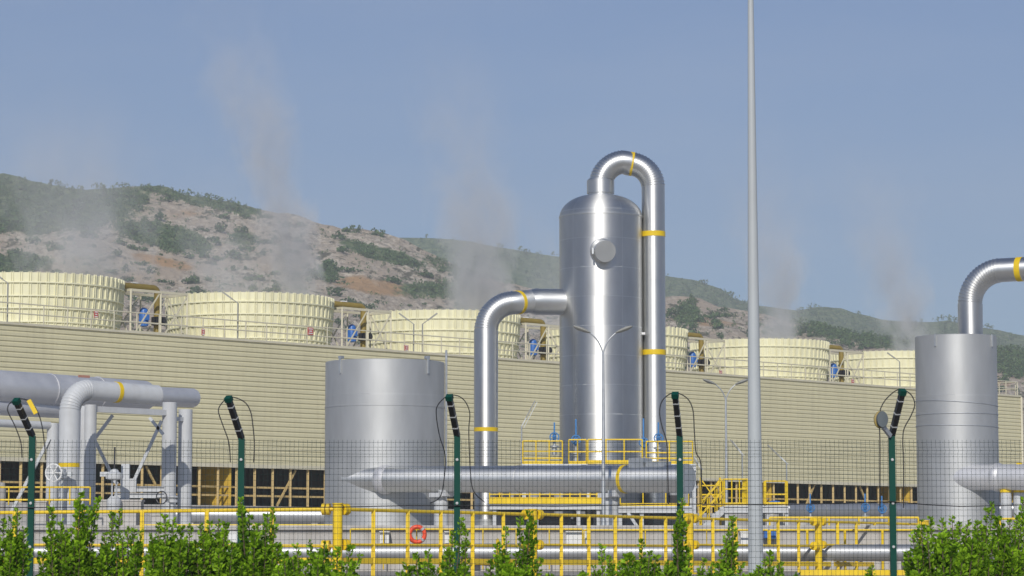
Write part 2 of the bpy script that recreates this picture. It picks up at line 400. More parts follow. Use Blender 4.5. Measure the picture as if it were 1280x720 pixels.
GREEN = [(40, 250, 150, 45, 1.0, 0), (240, 246, 110, 9, .9, 14), (205, 295, 66, 17, 1.0, 12), (20, 328, 50, 14, .8, 0), (300, 300, 30, 30, .45, 0), (480, 318, 62, 9, .95, 16), (408, 340, 13, 15, 1, 0),
         (560, 335, 60, 14, .5, 20), (550, 362, 70, 16, .6, 0), (640, 347, 60, 8, .7, 8), (859, 393, 16, 20, .9, 0), (1180, 425, 200, 18, .9, 4), (1270, 450, 40, 22, .75, 0), (1030, 400, 60, 14, .8, 10), (330, 255, 60, 6, .5, 14)]
OCHRE = [(205, 328, 45, 8, 1, 12), (465, 358, 55, 11, 1, 8), (95, 325, 30, 12, .5, 0), (245, 262, 40, 14, .55, 0), (880, 400, 60, 10, .6, 6), (1250, 475, 30, 14, .6, 0), (1095, 403, 28, 5, .8, 15), (120, 300, 60, 10, .3, 0)]

def hill_mat():
    m, nt, b = new_mat('stony_hillside'); N = nt.nodes
    tc = N.new('ShaderNodeTexCoord')
    hm_ = N.new('ShaderNodeMapping'); hm_.inputs['Scale'].default_value = (1, .28, 1); lnk(nt, tc.outputs['Object'], hm_.inputs[0])
    def nz(scale, det=6, rough=.6):
        n = N.new('ShaderNodeTexNoise'); n.inputs['Scale'].default_value = scale; n.inputs['Detail'].default_value = det; n.inputs['Roughness'].default_value = rough
        lnk(nt, hm_.outputs[0], n.inputs['Vector']); return n.outputs['Fac']
    def rampf(src, a, b_):
        r = N.new('ShaderNodeMapRange'); r.interpolation_type = 'SMOOTHSTEP'; r.inputs['From Min'].default_value = a; r.inputs['From Max'].default_value = b_; lnk(nt, src, r.inputs['Value']); return r.outputs[0]
    def mixc(f, A, B):
        x = N.new('ShaderNodeMix'); x.data_type = 'RGBA'; lnk(nt, f, x.inputs['Factor'])
        for s, v in (('A', A), ('B', B)):
            if isinstance(v, tuple): x.inputs[s].default_value = (*v, 1)
            else: lnk(nt, v, x.inputs[s])
        return x.outputs['Result']
    def attr(n):
        a = N.new('ShaderNodeAttribute'); a.attribute_name = n; return a.outputs['Fac']
    def sub(a, b_, k=1.0):
        x = N.new('ShaderNodeMath'); x.operation = 'MULTIPLY_ADD'; x.inputs[1].default_value = k; lnk(nt, a, x.inputs[0]); lnk(nt, b_, x.inputs[2]); return x.outputs[0]
    rock = mixc(rampf(nz(.55, 8, .8), .4, .6), (.34, .275, .2), (.68, .6, .48))
    rock = mixc(rampf(nz(.05, 5), .4, .65), rock, (.48, .39, .29))
    spots = rampf(nz(.17, 7, .72), .55, .6)
    rock = mixc(spots, rock, (.13, .12, .075))
    och = rampf(sub(attr('ochre'), nz(.12, 6), .6), .7, 1.0)
    c = mixc(och, rock, (.47, .29, .14))
    gr = rampf(sub(attr('green'), nz(.12, 9, .75), .62), .72, .86)
    gcol = mixc(rampf(nz(.3, 6, .7), .4, .62), (.06, .11, .04), (.19, .23, .105))
    c = mixc(gr, c, gcol)
    lnk(nt, c, b.inputs['Base Color']); b.inputs['Roughness'].default_value = .95; b.inputs['Specular IOR Level'].default_value = .1
    vo = N.new('ShaderNodeTexVoronoi'); vo.inputs['Scale'].default_value = .28; lnk(nt, hm_.outputs[0], vo.inputs['Vector'])
    bp = N.new('ShaderNodeBump'); bp.inputs['Strength'].default_value = .9; bp.inputs['Distance'].default_value = 1.6
    hh = N.new('ShaderNodeMath'); hh.operation = 'ADD'; lnk(nt, vo.outputs['Distance'], hh.inputs[0]); lnk(nt, nz(.6, 8, .7), hh.inputs[1])
    lnk(nt, hh.outputs[0], bp.inputs['Height']); lnk(nt, bp.outputs[0], b.inputs['Normal'])
    return m
M['hill'] = hill_mat()

def terrain(name, fn, x0, x1, y0, y1, dx, dy, base_green):
    nx = int((x1 - x0) / dx) + 1; ny = int((y1 - y0) / dy) + 1
    me = bpy.data.meshes.new(name); vs = []; g = []; o_ = []
    for j in range(ny):
        y = y0 + j * dy
        for i in range(nx):
            x = x0 + i * dx; z = fn(x, y); vs.append((x, y, z)); a, b = pix((x, y, z))
            g.append(max(base_green, ell(GREEN, a, b))); o_.append(ell(OCHRE, a, b))
    fs = [(j * nx + i, j * nx + i + 1, (j + 1) * nx + i + 1, (j + 1) * nx + i) for j in range(ny - 1) for i in range(nx - 1)]
    me.from_pydata(vs, [], fs); me.shade_smooth()
    for nme, arr in (('green', g), ('ochre', o_)):
        at = me.attributes.new(nme, 'FLOAT', 'POINT'); at.data.foreach_set('value', arr)
    me.materials.append(M['hill']); o = bpy.data.objects.new(name, me); COL.objects.link(o); return tag(o, kind='structure')
terrain('hill', hA, -380, 460, 425, 1290, 3.5, 4.5, 0)
terrain('far_hill', hB, -800, 900, 1145, 2650, 10, 12, .85)

def clump_mesh(name, n, seed, sx=1, sz=1):
    rnd = random.Random(seed); vs, fs, tone = [], [], []
    lobes = [(Vector((rnd.uniform(-.5, .5), rnd.uniform(-.5, .5), rnd.uniform(.25, .8))), rnd.uniform(.25, .5)) for _ in range(6)]
    for _ in range(n):
        c, r = rnd.choice(lobes); d = Vector((rnd.gauss(0, 1), rnd.gauss(0, 1), rnd.gauss(0, 1))).normalized()
        p = c + d * r * rnd.uniform(.6, 1.05); p.x *= sx; p.y *= sx; p.z = max(0.02, p.z * sz)
        q = (d + Vector((rnd.gauss(0, .5), rnd.gauss(0, .5), rnd.gauss(0, .5)))).normalized()
        a = q.orthogonal().normalized(); b = q.cross(a); k = rnd.uniform(.1, .22)
        i = len(vs); vs += [p + a * k, p + b * k * .7, p - a * k, p - b * k * .7]; fs.append((i, i + 1, i + 2, i + 3)); tone.append(rnd.random() ** 1.5)
    me = bpy.data.meshes.new(name); me.from_pydata(vs, [], fs)
    at = me.attributes.new('tone', 'FLOAT', 'FACE'); at.data.foreach_set('value', tone); me.materials.append(M['scrub'])
    return me
clumps = [clump_mesh('hill_shrub', 110, 50 + i, 1 + .2 * (i % 3), .8 + .15 * (i % 4)) for i in range(6)]
def wall_top(px): return 405 + .0722 * px
REG = [(0, 175, 'dark shrub on the hazy slope above the largest fan stack', 'shrubs on the hazy slope above the largest fan stack'),
       (175, 440, 'dark shrub on the stony slope above the fan stack second from the left', 'shrubs on the slope above the second fan stack'),
       (440, 700, 'dark shrub on the stony ridge behind the middle fan stack', 'shrubs on the ridge behind the middle fan stack'),
       (835, 1010, 'dark shrub on the pinkish slope between silver vessel and tall mast', 'shrubs on the slope between vessel and mast'),
       (1010, 1285, 'dark shrub on the green hill beyond the farthest fan stack', 'shrubs beyond the farthest fan stack')]
rnd = random.Random(21); cnt = 0; tries = 0
def occl(px, py):
    if py > wall_top(px) - 4: return True
    for (a, b, c) in ((-100, 160, 340), (207, 416, 365), (462, 652, 390), (668, 850, 405), (876, 1026, 425), (1050, 1147, 440), (1147, 1249, 416), (700, 833, 190), (593, 705, 362)):
        if a < px < b and py > c: return True
    return not (0 < px < 1280)
skyline_trees = [(430, 0), (439, 0), (449, 0), (469, 0), (477, 0), (866, 0), (1183, 0)]
for px, _ in skyline_trees:
    Y = YA - 6; X = (px - 640) / F * Y
    o = bpy.data.objects.new('hill_tree', clumps[cnt % 3]); COL.objects.link(o); cnt += 1
    s = rnd.uniform(1.6, 2.4); o.location = (X, Y, hA(X, Y) - .3); o.scale = (s, s, s * 1.5); o.rotation_euler.z = rnd.uniform(0, 6)
    if px < 600: tag(o, 'small dark tree standing on the ridge crest behind the middle fan stack', 'tree', 'trees on the ridge crest')
    elif px < 1000: tag(o, 'small dark tree on the crest just beside the tall silver vessel', 'tree')
    else: tag(o, 'small dark tree on the crest behind the slim silver silencer', 'tree')
while cnt < 290 and tries < 20000:
    tries += 1
    Y = rnd.uniform(560, 985); X = rnd.uniform(-.2, .2) * Y; z = hA(X, Y); px, py = pix((X, Y, z + 1))
    if occl(px, py) or ell(OCHRE, px, py) > .6 or rnd.random() > .75 + .25 * ell(GREEN, px, py): continue
    reg = next((r for r in REG if r[0] <= px < r[1]), None)
    if not reg: continue
    o = bpy.data.objects.new('hill_shrub', rnd.choice(clumps)); COL.objects.link(o); cnt += 1
    s = rnd.uniform(1.2, 3.3) * (Y / 900); o.location = (X, Y, z - .25); o.scale = (s * rnd.uniform(.9, 1.4), s, s * rnd.uniform(.7, 1.1)); o.rotation_euler.z = rnd.uniform(0, 6)
    tag(o, reg[2], 'shrub', reg[3])
# far woods and scrub nobody could count
vs_, fs_, tn = [], [], []
src = [([v.co.copy() for v in c.vertices], [tuple(p.vertices) for p in c.polygons], [d.value for d in c.attributes['tone'].data]) for c in [clump_mesh('scrub_source', 26, 90 + i) for i in range(5)]]
def scatter(n, fn, y0, y1, lo, hi, thr):
    k = 0; t = 0
    while k < n and t < n * 40:
        t += 1
        Y = rnd.uniform(y0, y1); X = rnd.uniform(-.21, .21) * Y; z = fn(X, Y); px, py = pix((X, Y, z + 1))
        if py > wall_top(px): continue
        g = ell(GREEN, px, py) if thr is not None else 1
        if thr is not None and (g < thr + .25 * (noise.noise(Vector((X * .05, Y * .05, 0))))): continue
        V, Fc, T = rnd.choice(src); s = rnd.uniform(lo, hi); b = len(vs_); c, q = math.cos(t), math.sin(t)
        for v in V: vs_.append((X + (v.x * c - v.y * q) * s, Y + (v.x * q + v.y * c) * s, z - .2 + v.z * s))
        k2 = rnd.random() * .6
        for f, tt in zip(Fc, T): fs_.append(tuple(i + b for i in f)); tn.append(min(1, tt * .6 + k2))
        k += 1
scatter(2600, hA, 560, 1000, 1.2, 2.6, .42)
scatter(1700, hA, 560, 990, .6, 1.5, -9)
scatter(2600, hB, 1250, 2000, 2.2, 5, None)
me = bpy.data.meshes.new('hillside_scrub'); me.from_pydata(vs_, [], fs_); at = me.attributes.new('tone', 'FLOAT', 'FACE'); at.data.foreach_set('value', tn); me.materials.append(M['scrub'])
o = bpy.data.objects.new('hillside_scrub', me); COL.objects.link(o); tag(o, 'dark green scrub and distant woods covering the hills', 'scrub', kind='stuff')

# ------------------------------------------------------------------ cooling tower
DW = Vector((.7071, .7071, 0)); BW = Vector((-.7071, .7071, 0)); AW = Vector((-25.2, 130, 0))
def W(s, b, z): return AW + DW * s + BW * b + Vector((0, 0, z))
ZT, ZC, ZS = Z(405, 130), Z(571, 130), GR + 1.75
S0, S1 = -9.0, 88.0
ROTW = PI / 4
ct = thing('cooling_tower', W(0, 0, GR), 'long cooling tower building clad in beige corrugated sheet with open air intakes', 'cooling tower')
mb = MB(); prof = []; z = ZC
while z < ZT - .1:
    for dz, d in ((0, -.045), (.145, -.045), (.19, 0), (.24, 0)):
        if z + dz < ZT: prof.append((z + dz, d))
    z += .262
prof.append((ZT, -.045))
for i, (z, d) in enumerate(prof):
    for s in (S0, S1 + .0): mb.v.append(W(s, d, z))
for i in range(len(prof) - 1): mb.f.append((2 * i, 2 * i + 1, 2 * i + 3, 2 * i + 2))
mb.build('cladding', M['clad'], ct, smooth=0)
mb = MB()
mb = MB(); mb.bar(W(S0, -.04, ZT + .06), W(S1 + .05, -.04, ZT + .06), .12, .12); mb.build('parapet_cap', M['frame'], ct, smooth=0)
mb = MB(); mb.bar(W(S0, -.02, ZC - .1), W(S1, -.02, ZC - .1), .1, .2); mb.build('cladding_base_beam', M['frame'], ct, smooth=0)
mb = MB(); c = W((S0 + S1) / 2, 7.5, ZT - .25); mb.box(c, (S1 - S0 - .1, 14.8, .3), ROTW); mb.build('fan_deck', M['frame'], ct, smooth=0)
mb = MB(); prof2 = [(z, d) for z, d in prof]
for z, d in prof2:
    for b in (0.01, 15): mb.v.append(AW + DW * (S1 - d) + BW * b + Vector((0, 0, z)))
for i in range(len(prof2) - 1): mb.f.append((2 * i, 2 * i + 1, 2 * i + 3, 2 * i + 2))
mb.build('end_cladding', M['clad'], ct, smooth=0)
mb = MB(); mb.bar(W(S1 + .06, -.06, ZC - .2), W(S1 + .06, -.06, ZT), .14, .14); mb.build('corner_trim', M['frame'], ct, smooth=0)
mb = MB(); mb.box(W((S0 + S1) / 2, 14.9, (GR + ZT) / 2), (S1 - S0, .2, ZT - GR - .6), ROTW); mb.build('rear_wall', M['clad'], ct, smooth=0)
mb = MB(); mb.box(W((S0 + S1) / 2, 7.5, (GR + ZS) / 2), (S1 - S0, 15.2, ZS - GR), ROTW); mb.build('basin', M['concrete'], ct, smooth=0)
mb = MB()
mb.box(W((S0 + S1) / 2, 3.2, (ZS + ZC) / 2), (S1 - S0, .3, ZC - ZS), ROTW)
for k in range(int((S1 - S0) / .5)): mb.bar(W(S0 + .25 + .5 * k, 3.0, ZS), W(S0 + .25 + .5 * k, 3.0, ZC), .06, .1)
mb.build('fill', M['fill'], ct, smooth=0)
pm = MB(); pm.bar(W(0, .14, ZS), W(0, .14, ZC - .2), .13, .13); post0 = None
k = 0; s = S0 + .4
while s < S1:
    if post0 is None:
        post0 = pm.build('intake_post', M['timber'], ct, smooth=0); post0.location = DW * s
    else:
        c = post0.copy(); COL.objects.link(c); c.parent = ct; c.location = DW * s
    s += 1.245
for zz in (ZS + .55, ZS + 1.0):
    mb = MB(); mb.bar(W(S0, .3, zz), W(S1, .3, zz), .07, .1); mb.build('intake_rail', M['timber'], ct, smooth=0)
for k in range(-1, 8):
    for off, sg in ((3.2, 1), (9.4, -1)):
        s = -.3 + 15 * k + off
        if s + 1.3 > S1 or s < S0: continue
        mb = MB(); a, b = (s, s + 1.3) if sg > 0 else (s + 1.3, s); mb.bar(W(a, .2, ZS + .02), W(b, .2, ZC - .25), .1, .1); mb.build('intake_brace', M['timber'], ct, smooth=0)
for k in range(0, 7):
    s = -.3 + 15 * k
    if s > S1 - .2: s = S1 - .2
    mb = MB(); mb.box(W(s, 1.62, (ZS + ZC) / 2 - .06), (.12, 2.8, ZC - ZS - .16), ROTW); mb.build('partition', M['partition'], ct, smooth=0)

# fan stacks
stack_top = Z(365, 146) - .0
ORD = ['largest cream fan stack, cut by the picture edge, above the left pipe rack', 'cream ribbed fan stack second from the near end of the cooling tower', 'cream ribbed fan stack behind the tall bent pipe left of the silver vessel',
       'cream ribbed fan stack mostly hidden behind the tall silver vessel', 'cream ribbed fan stack behind and beside the tall grey mast', 'farthest cream fan stack, partly hidden by the slim silver silencer']
HS = stack_top - ZT
def stack_r(z):
    t = z / HS
    return 4.68 - .14 * math.exp(-((t - .18) / .22) ** 2) + .1 * max(0, (t - .3) / .7) ** 1.4
def make_stack(label):
    root = thing('fan_stack', W(0, 0, ZT), label, 'fan stack', 'fan stacks on the cooling tower roof')
    o = wloc(root); mb = MB(); zz = [HS * i / 10 for i in range(11)]
    mb.lathe(o, [(stack_r(z), z) for z in zz] + [(stack_r(HS) - .08, HS)] + [(stack_r(z) - .1, z) for z in reversed(zz)], 72)
    for k in range(66):
        a = 2 * PI * k / 66; d = Vector((math.cos(a), math.sin(a), 0)); ta = Vector((-d.y, d.x, 0))
        for q in (-.055, .055):
            vs, fs = [], []
            for z in zz:
                for (rr, tt) in ((-.03, -.025), (.065, -.018), (.065, .018), (-.03, .025)):
                    vs.append(o + d * (stack_r(z) + rr) + ta * (tt + q) + Vector((0, 0, z + (.05 if z == HS else 0))))
            for i in range(len(zz) - 1):
                for j in range(4): fs.append((4 * i + j, 4 * i + (j + 1) % 4, 4 * i + 4 + (j + 1) % 4, 4 * i + 4 + j))
            L = 4 * (len(zz) - 1); fs.append((L, L + 1, L + 2, L + 3)); mb.add(vs, fs)
    mb.build('shell', M['cream'], root, 30)
    for t in (.2, .42, .62, .84):
        m2 = MB(); z = HS * t; r = stack_r(z)
        m2.lathe(o + Vector((0, 0, z)), [(r + .01, -.035), (r + .09, -.035), (r + .09, .035), (r + .01, .035)], 72); m2.build('hoop', M['cream'], root, 30)
    return root
st0 = make_stack(ORD[0])
stacks = []
for k in range(6):
    t = [4.95, 15.47, 26.2, 37.2, 47.7, 58.6][k]
    r_ = st0 if k == 0 else copy_tree(st0)
    r_.location = AW + Vector((t, t, 0)) + BW * 7.5 + Vector((0, 0, ZT)); r_.rotation_euler.z = k * .31; r_['label'] = ORD[k]; stacks.append(r_)

# drive platforms between the stacks
DRV = ['between the two nearest fan stacks', 'between the second and third fan stacks', 'beside the left edge of the tall silver vessel', 'just right of the tall silver vessel', 'between the two farthest fan stacks']
def make_drive():
    root = thing('fan_drive', Vector((0, 0, ZT)), 'x', 'fan drive', 'fan drives between the stacks')
    o = wloc(root); L, D, H = 1.9, .9, 2.75
    def q(s, b, z): return o + DW * s + BW * b + Vector((0, 0, z))
    f = MB()
    for b in (-D, D):
        for s in (-L, 0.1, L): f.bar(q(s, b, 0), q(s, b, H), .09)
        f.bar(q(-L, b, H), q(L, b, H), .1, .14)
        f.bar(q(-L, b, 0.05), q(-.0, b, H - .1), .06); f.bar(q(0.12, b, .1), q(L, b, H - .1), .07)
    for s in (-L, L): f.bar(q(s, -D, H), q(s, D, H), .1, .14); f.bar(q(s, -D, 0.1), q(s, D, H), .06)
    f.build('frame', M['frame'], root, 0)
    g = MB()
    for z in (.55, 1.05): g.bar(q(-L, -D - .06, z), q(L, -D - .06, z), .045)
    g.build('guard_rail', M['frame'], root, 0)
    t = MB(); e = arc(q(.25, 0, H + .0), DW, Vector((0, 0, 1)), .3, PI / 2, 0, 6)
    t.path([q(-2.4, 0, H + .3)] + e + [q(.55, 0, 1.1), q(.55, 0, 0)], .18, 14); t.build('shaft_tube', M['olive'], root)
    t = MB(); t.lathe(q(-.35, 0, 1.45), [(.05, -.55), (.24, -.5), (.24, .3), (.2, .42), (.08, .5), (.0, .5)], 18); t.box(q(-.35, -.28, 1.4), (.22, .18, .3), ROTW)
    for i in range(10):
        a = 2 * PI * i / 10; t.bar(q(-.35, 0, 1.0) + Vector((math.cos(a), math.sin(a), 0)) * .25, q(-.35, 0, 1.7) + Vector((math.cos(a), math.sin(a), 0)) * .25, .03, .03)
    t.build('motor', M['blue'], root)
    t = MB(); t.box(q(.5, -.2, 1.25), (.6, .5, .45), ROTW); t.tube(q(.5, -.5, 1.25), q(.5, -.7, 1.25), .16, 14); t.build('gearbox', M['dark'], root)
    t = MB(); t.box(q(0, 0, .22), (2.6, 1.2, .12), ROTW); t.build('base_plate', M['frame'], root, 0)
    t = MB(); t.box(q(-1.0, 0, H + .5), (.35, .2, .06), ROTW); t.build('tag_plate', M['signwhite'], root, 0)
    return root
d0 = make_drive()
for k in range(5):
    t = 9.05 + 10.62 * k; r_ = d0 if k == 0 else copy_tree(d0)
    r_.location = AW + Vector((t, t, 0)) + BW * 5.0 + Vector((0, 0, ZT)); r_['label'] = 'steel framed fan drive with blue motor ' + DRV[k]

# railings ------------------------------------------------------------------
def railing(name, pts, h, step, mat, rr, pr, rails, label, cat='railing', group=None, toe=0.0, end_thick=None):
    pts = [Vector(p) for p in pts]; root = thing(name, pts[0], label, cat, group); up = Vector((0, 0, 1))
    for i, f in enumerate(rails):
        m = MB(); m.path([p + up * h * f for p in pts], rr, 8); m.build('top_rail' if i == 0 else 'mid_rail', mat, root)
    if toe:
        m = MB()
        for a, b in zip(pts, pts[1:]): m.bar(a + up * toe / 2, b + up * toe / 2, .012, toe)
        m.build('toe_board', mat, root, 0)
    m = MB(); m.tube(root.location, root.location + up * h, pr, 8); p0 = m.build('post', mat, root); first = True
    for a, b in zip(pts, pts[1:]):
        n = max(1, round((b - a).length / step))
        for i in range(n + 1):
            if i == 0 and a != pts[0]: continue
            p = a.lerp(b, i / n) - pts[0]
            if first: p0.location = p; first = False; continue
            c = p0.copy(); COL.objects.link(c); c.parent = root; c.location = p
    return root
railing('roof_railing', [W(S0, .15, ZT + .1), W(S1 - .1, .15, ZT + .1)], 1.0, 1.45, M['frame'], .032, .035, [1, .5], 'thin cream railing along the near edge of the cooling tower roof')
railing('roof_railing', [W(S1 - .12, .3, ZT + .1), W(S1 - .12, 14.5, ZT + .1)], 1.0, 1.45, M['frame'], .032, .035, [1, .5], 'short cream railing across the far end of the cooling tower roof')

# roof lamps and signs
def arm_lamp(base, tip_dir, hpole, arm, label, group, mat, dbl=False, name='roof_lamp', th=.04):
    root = thing(name, base, label, 'lamp', group); b = Vector(base); tip = b + Vector((0, 0, hpole))
    m = MB(); m.tube(b, tip, th, 8); m.build('pole', mat, root)
    d = Vector(tip_dir).normalized(); m = MB(); m.bar(tip, tip + d * arm, th * 1.6, th * 1.2)
    if dbl: m.bar(tip + Vector((.08, 0, -.05)), tip + d * arm + Vector((.08, 0, -.05)), th * .9, th * .8)
    m.build('arm', mat, root)
    m = MB(); m.bar(tip + d * arm * .35, tip + d * arm * 1.0, th * 3.2, th * 2.0); m.build('lamp_tube', M['lampgrey'], root, 0)
    return root
def wall_Y(px):
    u = (px - 640) / F; t = (u * 130 + 25.2) / (1 - u); return 130 + t
RL = [(9, 404, 354, -1, 'grey angled roof lamp in front of the largest fan stack'), (297, 426, 379, -1, 'angled roof lamp in front of the second fan stack'),
      (517, 441, 405, -1, 'roof lamp leaning left, first of the pair above the wide silver tank'), (528, 442, 405, 1, 'roof lamp leaning right, second of the pair above the wide silver tank'), (1125, 486, 452, -1, 'angled roof lamp in front of the farthest fan stack')]
for px, yb, yt, sg, lab in RL:
    Y = wall_Y(px) + .3; b = P(px, yb, Y); b.z = ZT - .1; arm_lamp(b, (sg * .85, 0, .62), Z(yt, Y) - b.z, 1.05, lab, 'lamps along the cooling tower roof', M['lampgrey'])
for px, py, w_, lab in [(120, 393, .32, 'red notice on the largest fan stack'), (254, 415, .26, 'red notice beside the railing on the second fan stack'), (388, 414, .5, 'paired faded red notices on the right of the second fan stack'),
                       (508, 435, .36, 'red notice on the roof edge under the paired roof lamps'), (901, 466, .3, 'red notice near the fan drive right of the vessel'), (1066, 477, .34, 'red notice at the farthest fan stack')]:
    Y = wall_Y(px) + .1; c = P(px, py, Y); m = MB(); h = .42 if w_ < .5 else .5
    w_ *= .8; h *= .8; m.box(c, (w_, .03, h), ROTW)
    root = thing('notice_sign', c - Vector((0, 0, h / 2)), lab, 'sign', 'red notices on the roof'); m.build('sign_plate', M['red'], root, 0)
    m = MB()
    for i in (-1, 0, 1): m.box(c + Vector((.014, -.014, i * .12)), (w_ * (.7 if i else .45), .02, .045), ROTW)
    m.build('lettering', M['signwhite'], root, 0)

# ------------------------------------------------------------------ steam plumes and haze
def plume(base, top_off, r0, r1, hgt, dens, label, seed):
    """drifting column: axis x = ax*z + bx*z^2 in local space, soft edges from the density"""
    base = Vector(base); n = 14; mb = MB(); pts, rs = [], []
    for i in range(n + 1):
        z = hgt * i / n; t = i / n
        pts.append(base + Vector((top_off[0] * t ** 1.3, top_off[1] * t, z))); rs.append((r0 + (r1 - r0) * t) * 1.25)
    mb.path(pts, rs, 20)
    m = bpy.data.materials.new('steam'); m.use_nodes = True; nt = m.node_tree; N = nt.nodes; N.remove(N['Principled BSDF'])
    tc = N.new('ShaderNodeTexCoord'); sp = N.new('ShaderNodeSeparateXYZ'); lnk(nt, tc.outputs['Object'], sp.inputs[0])
    def mth(op, a, b=None, c=None):
        x = N.new('ShaderNodeMath'); x.operation = op
        for i, v in enumerate((a, b, c)):
            if v is None: continue
            if isinstance(v, (int, float)): x.inputs[i].default_value = v
            else: lnk(nt, v, x.inputs[i])
        return x.outputs[0]
    t = mth('DIVIDE', sp.outputs['Z'], hgt); t = mth('MAXIMUM', t, 0.0001)
    ax = mth('MULTIPLY', mth('POWER', t, 1.3), top_off[0]); ay = mth('MULTIPLY', t, top_off[1])
    dx = mth('SUBTRACT', sp.outputs['X'], ax); dy = mth('SUBTRACT', sp.outputs['Y'], ay)
    nz = N.new('ShaderNodeTexNoise'); nz.inputs['Scale'].default_value = .42; nz.inputs['Detail'].default_value = 5; nz.inputs['Roughness'].default_value = .6; nz.inputs['Distortion'].default_value = .7
    mp = N.new('ShaderNodeMapping'); mp.inputs['Location'].default_value = (seed * 7.3, 0, seed * 3.1); mp.inputs['Scale'].default_value = (1, 1, .6)
    lnk(nt, tc.outputs['Object'], mp.inputs[0]); lnk(nt, mp.outputs[0], nz.inputs['Vector'])
    rr = mth('SQRT', mth('ADD', mth('MULTIPLY', dx, dx), mth('MULTIPLY', dy, dy)))
    rad = mth('MULTIPLY_ADD', t, r1 - r0, r0)
    q = mth('DIVIDE', rr, rad)
    core = mth('SUBTRACT', mth('MULTIPLY_ADD', nz.outputs['Fac'], 3.2, -.65), q)
    core = mth('MINIMUM', mth('MAXIMUM', core, 0.0), 1.0)
    fade = mth('POWER', mth('MAXIMUM', mth('SUBTRACT', 1.0, t), 0.0), 2.9)
    spread = mth('DIVIDE', r0, rad)
    d = mth('MULTIPLY', mth('MULTIPLY', core, fade), mth('MULTIPLY', spread, dens))
    pv = N.new('ShaderNodeVolumePrincipled'); pv.inputs['Color'].default_value = (.975, .972, .97, 1); pv.inputs['Anisotropy'].default_value = 0
    lnk(nt, d, pv.inputs['Density']); lnk(nt, pv.outputs[0], N['Material Output'].inputs['Volume'])
    return top(mb, 'steam_plume', m, base, label, 'steam plume', 'steam plumes rising from the fan stacks')
def stp(k, dx, dy=0): p = stacks[k].location; return Vector((p.x + dx, p.y + dy, stack_top + .1))
plume(stp(0, 2.2), (-3.5, 4), 3.4, 7.5, 15, .6, 'broad faint steam plume over the largest fan stack', 1)
plume(stp(1, 2.7), (-7.6, 2), 1.4, 4.0, 26, 2.0, 'white steam plume drifting sideways above the second fan stack', 2)
plume(stp(1, -.8), (-3.0, 2), 2.4, 5.0, 11, .5, 'low grey steam veil just left of the whitest plume', 7)
plume(stp(2, 2.6), (-3.6, 2), 2.2, 4.2, 24, 1.1, 'steam plume above the fan stack behind the tall bent pipe', 3)
plume(stp(3, -3.6), (-2.0, 2), 2.0, 5, 14, .5, 'faint steam plume beside the tall silver vessel', 4)
plume(stp(4, 1.6), (-2.0, 2), 1.9, 4.5, 20, 1.15, 'steam plume right of the tall grey mast', 5)
plume(stp(5, 1.4), (-4.5, 2), 1.9, 5, 20, 1.15, 'steam plume beside the slim silver silencer', 6)
hb = MB().box((0, 700, 205), (4000, 4700, 420)); hm = bpy.data.materials.new('haze_air'); hm.use_nodes = True; nt = hm.node_tree; nt.nodes.remove(nt.nodes['Principled BSDF'])
pv = nt.nodes.new('ShaderNodeVolumePrincipled'); pv.inputs['Color'].default_value = (.86, .9, .95, 1); pv.inputs['Density'].default_value = .0003; pv.inputs['Anisotropy'].default_value = .0
lnk(nt, pv.outputs[0], nt.nodes['Material Output'].inputs['Volume'])
tag(hb.build('haze', hm, smooth=0), kind='stuff')

# ------------------------------------------------------------------ vessels and pipes
UP = Vector((0, 0, 1))
def band(name, a, b, r, parent, mat=None):
    m = MB(); m.tube(a, b, r, 28); return m.build(name, mat or M['yellow_band'], parent)

# tall separator vessel
TY = 97.5; tc_ = P(752, 600, TY); tc_.z = GR; TR = 52.2 * TY / F
zs = Z(272, TY); zd = Z(243.5, TY); z0 = GR + 1.6
ves = thing('separator_vessel', tc_, 'tall shiny aluminium clad vessel with domed head and round manhole', 'vessel')
mb = MB(); prof = [(TR * .98, z0 - tc_.z)]
prof = [(TR, z0), (TR, zs)]
for i in range(1, 13):
    a = PI / 2 * i / 12; prof.append((TR * (math.cos(a) ** .8 if i < 12 else 0), zs + (zd - zs) * math.sin(a) ** 1.05))
mb.lathe((tc_.x, tc_.y, 0), prof, 96); mb.build('shell', M['alu_tower'], ves, 40)
mb = MB(); mb.lathe((tc_.x, tc_.y, 0), [(TR + .004, zs - .03), (TR + .016, zs - .02), (TR + .016, zs + .03), (TR - .0, zs + .04)], 96); mb.build('head_seam', M['alu'], ves)
mb = MB(); mb.lathe((tc_.x, tc_.y, GR), [(TR * .93, 0), (TR * .93, z0 - GR - .01)], 48); mb.build('skirt', M['grey'], ves)
nk = 17.3 * TY / F
mb = MB(); mb.lathe((tc_.x, tc_.y, 0), [(nk * .93, zd - .15), (nk * .93, zd + .03), (nk, zd + .05), (nk, Z(226, TY)), (nk * .9, Z(224, TY))], 40); mb.build('nozzle_collar', M['alu'], ves)
mh = P(752.5, 313, TY - TR); ax = Vector((.26, -1, -.2)).normalized()
Mx = ax.to_track_quat('Z', 'Y').to_matrix(); rm = 13.6 * TY / F
mb = MB(); mb.lathe(mh - ax * .25, [(rm * 1.12, .2), (rm * 1.12, .31), (rm * .9, .32), (rm * .9, .56), (rm * 1.0, .57), (rm * 1.0, .63)], 40, Mx); mh_o = mb.build('manhole_neck', M['alu'], ves)
mb = MB(); mb.lathe(mh - ax * .25, [(rm * 1.0, .635), (rm * 1.0, .69), (rm * .97, .705), (0, .71)], 40, Mx); mb.build('cover', M['cover'], mh_o)
mb = MB(); hg = mh + Mx @ Vector((-rm * 1.15, 0, .38)); mb.box(hg, (.06, .1, .22)); mb.bar(hg, mh + ax * .34, .04, .04); mb.build('hinge', M['galv'], mh_o, 0)
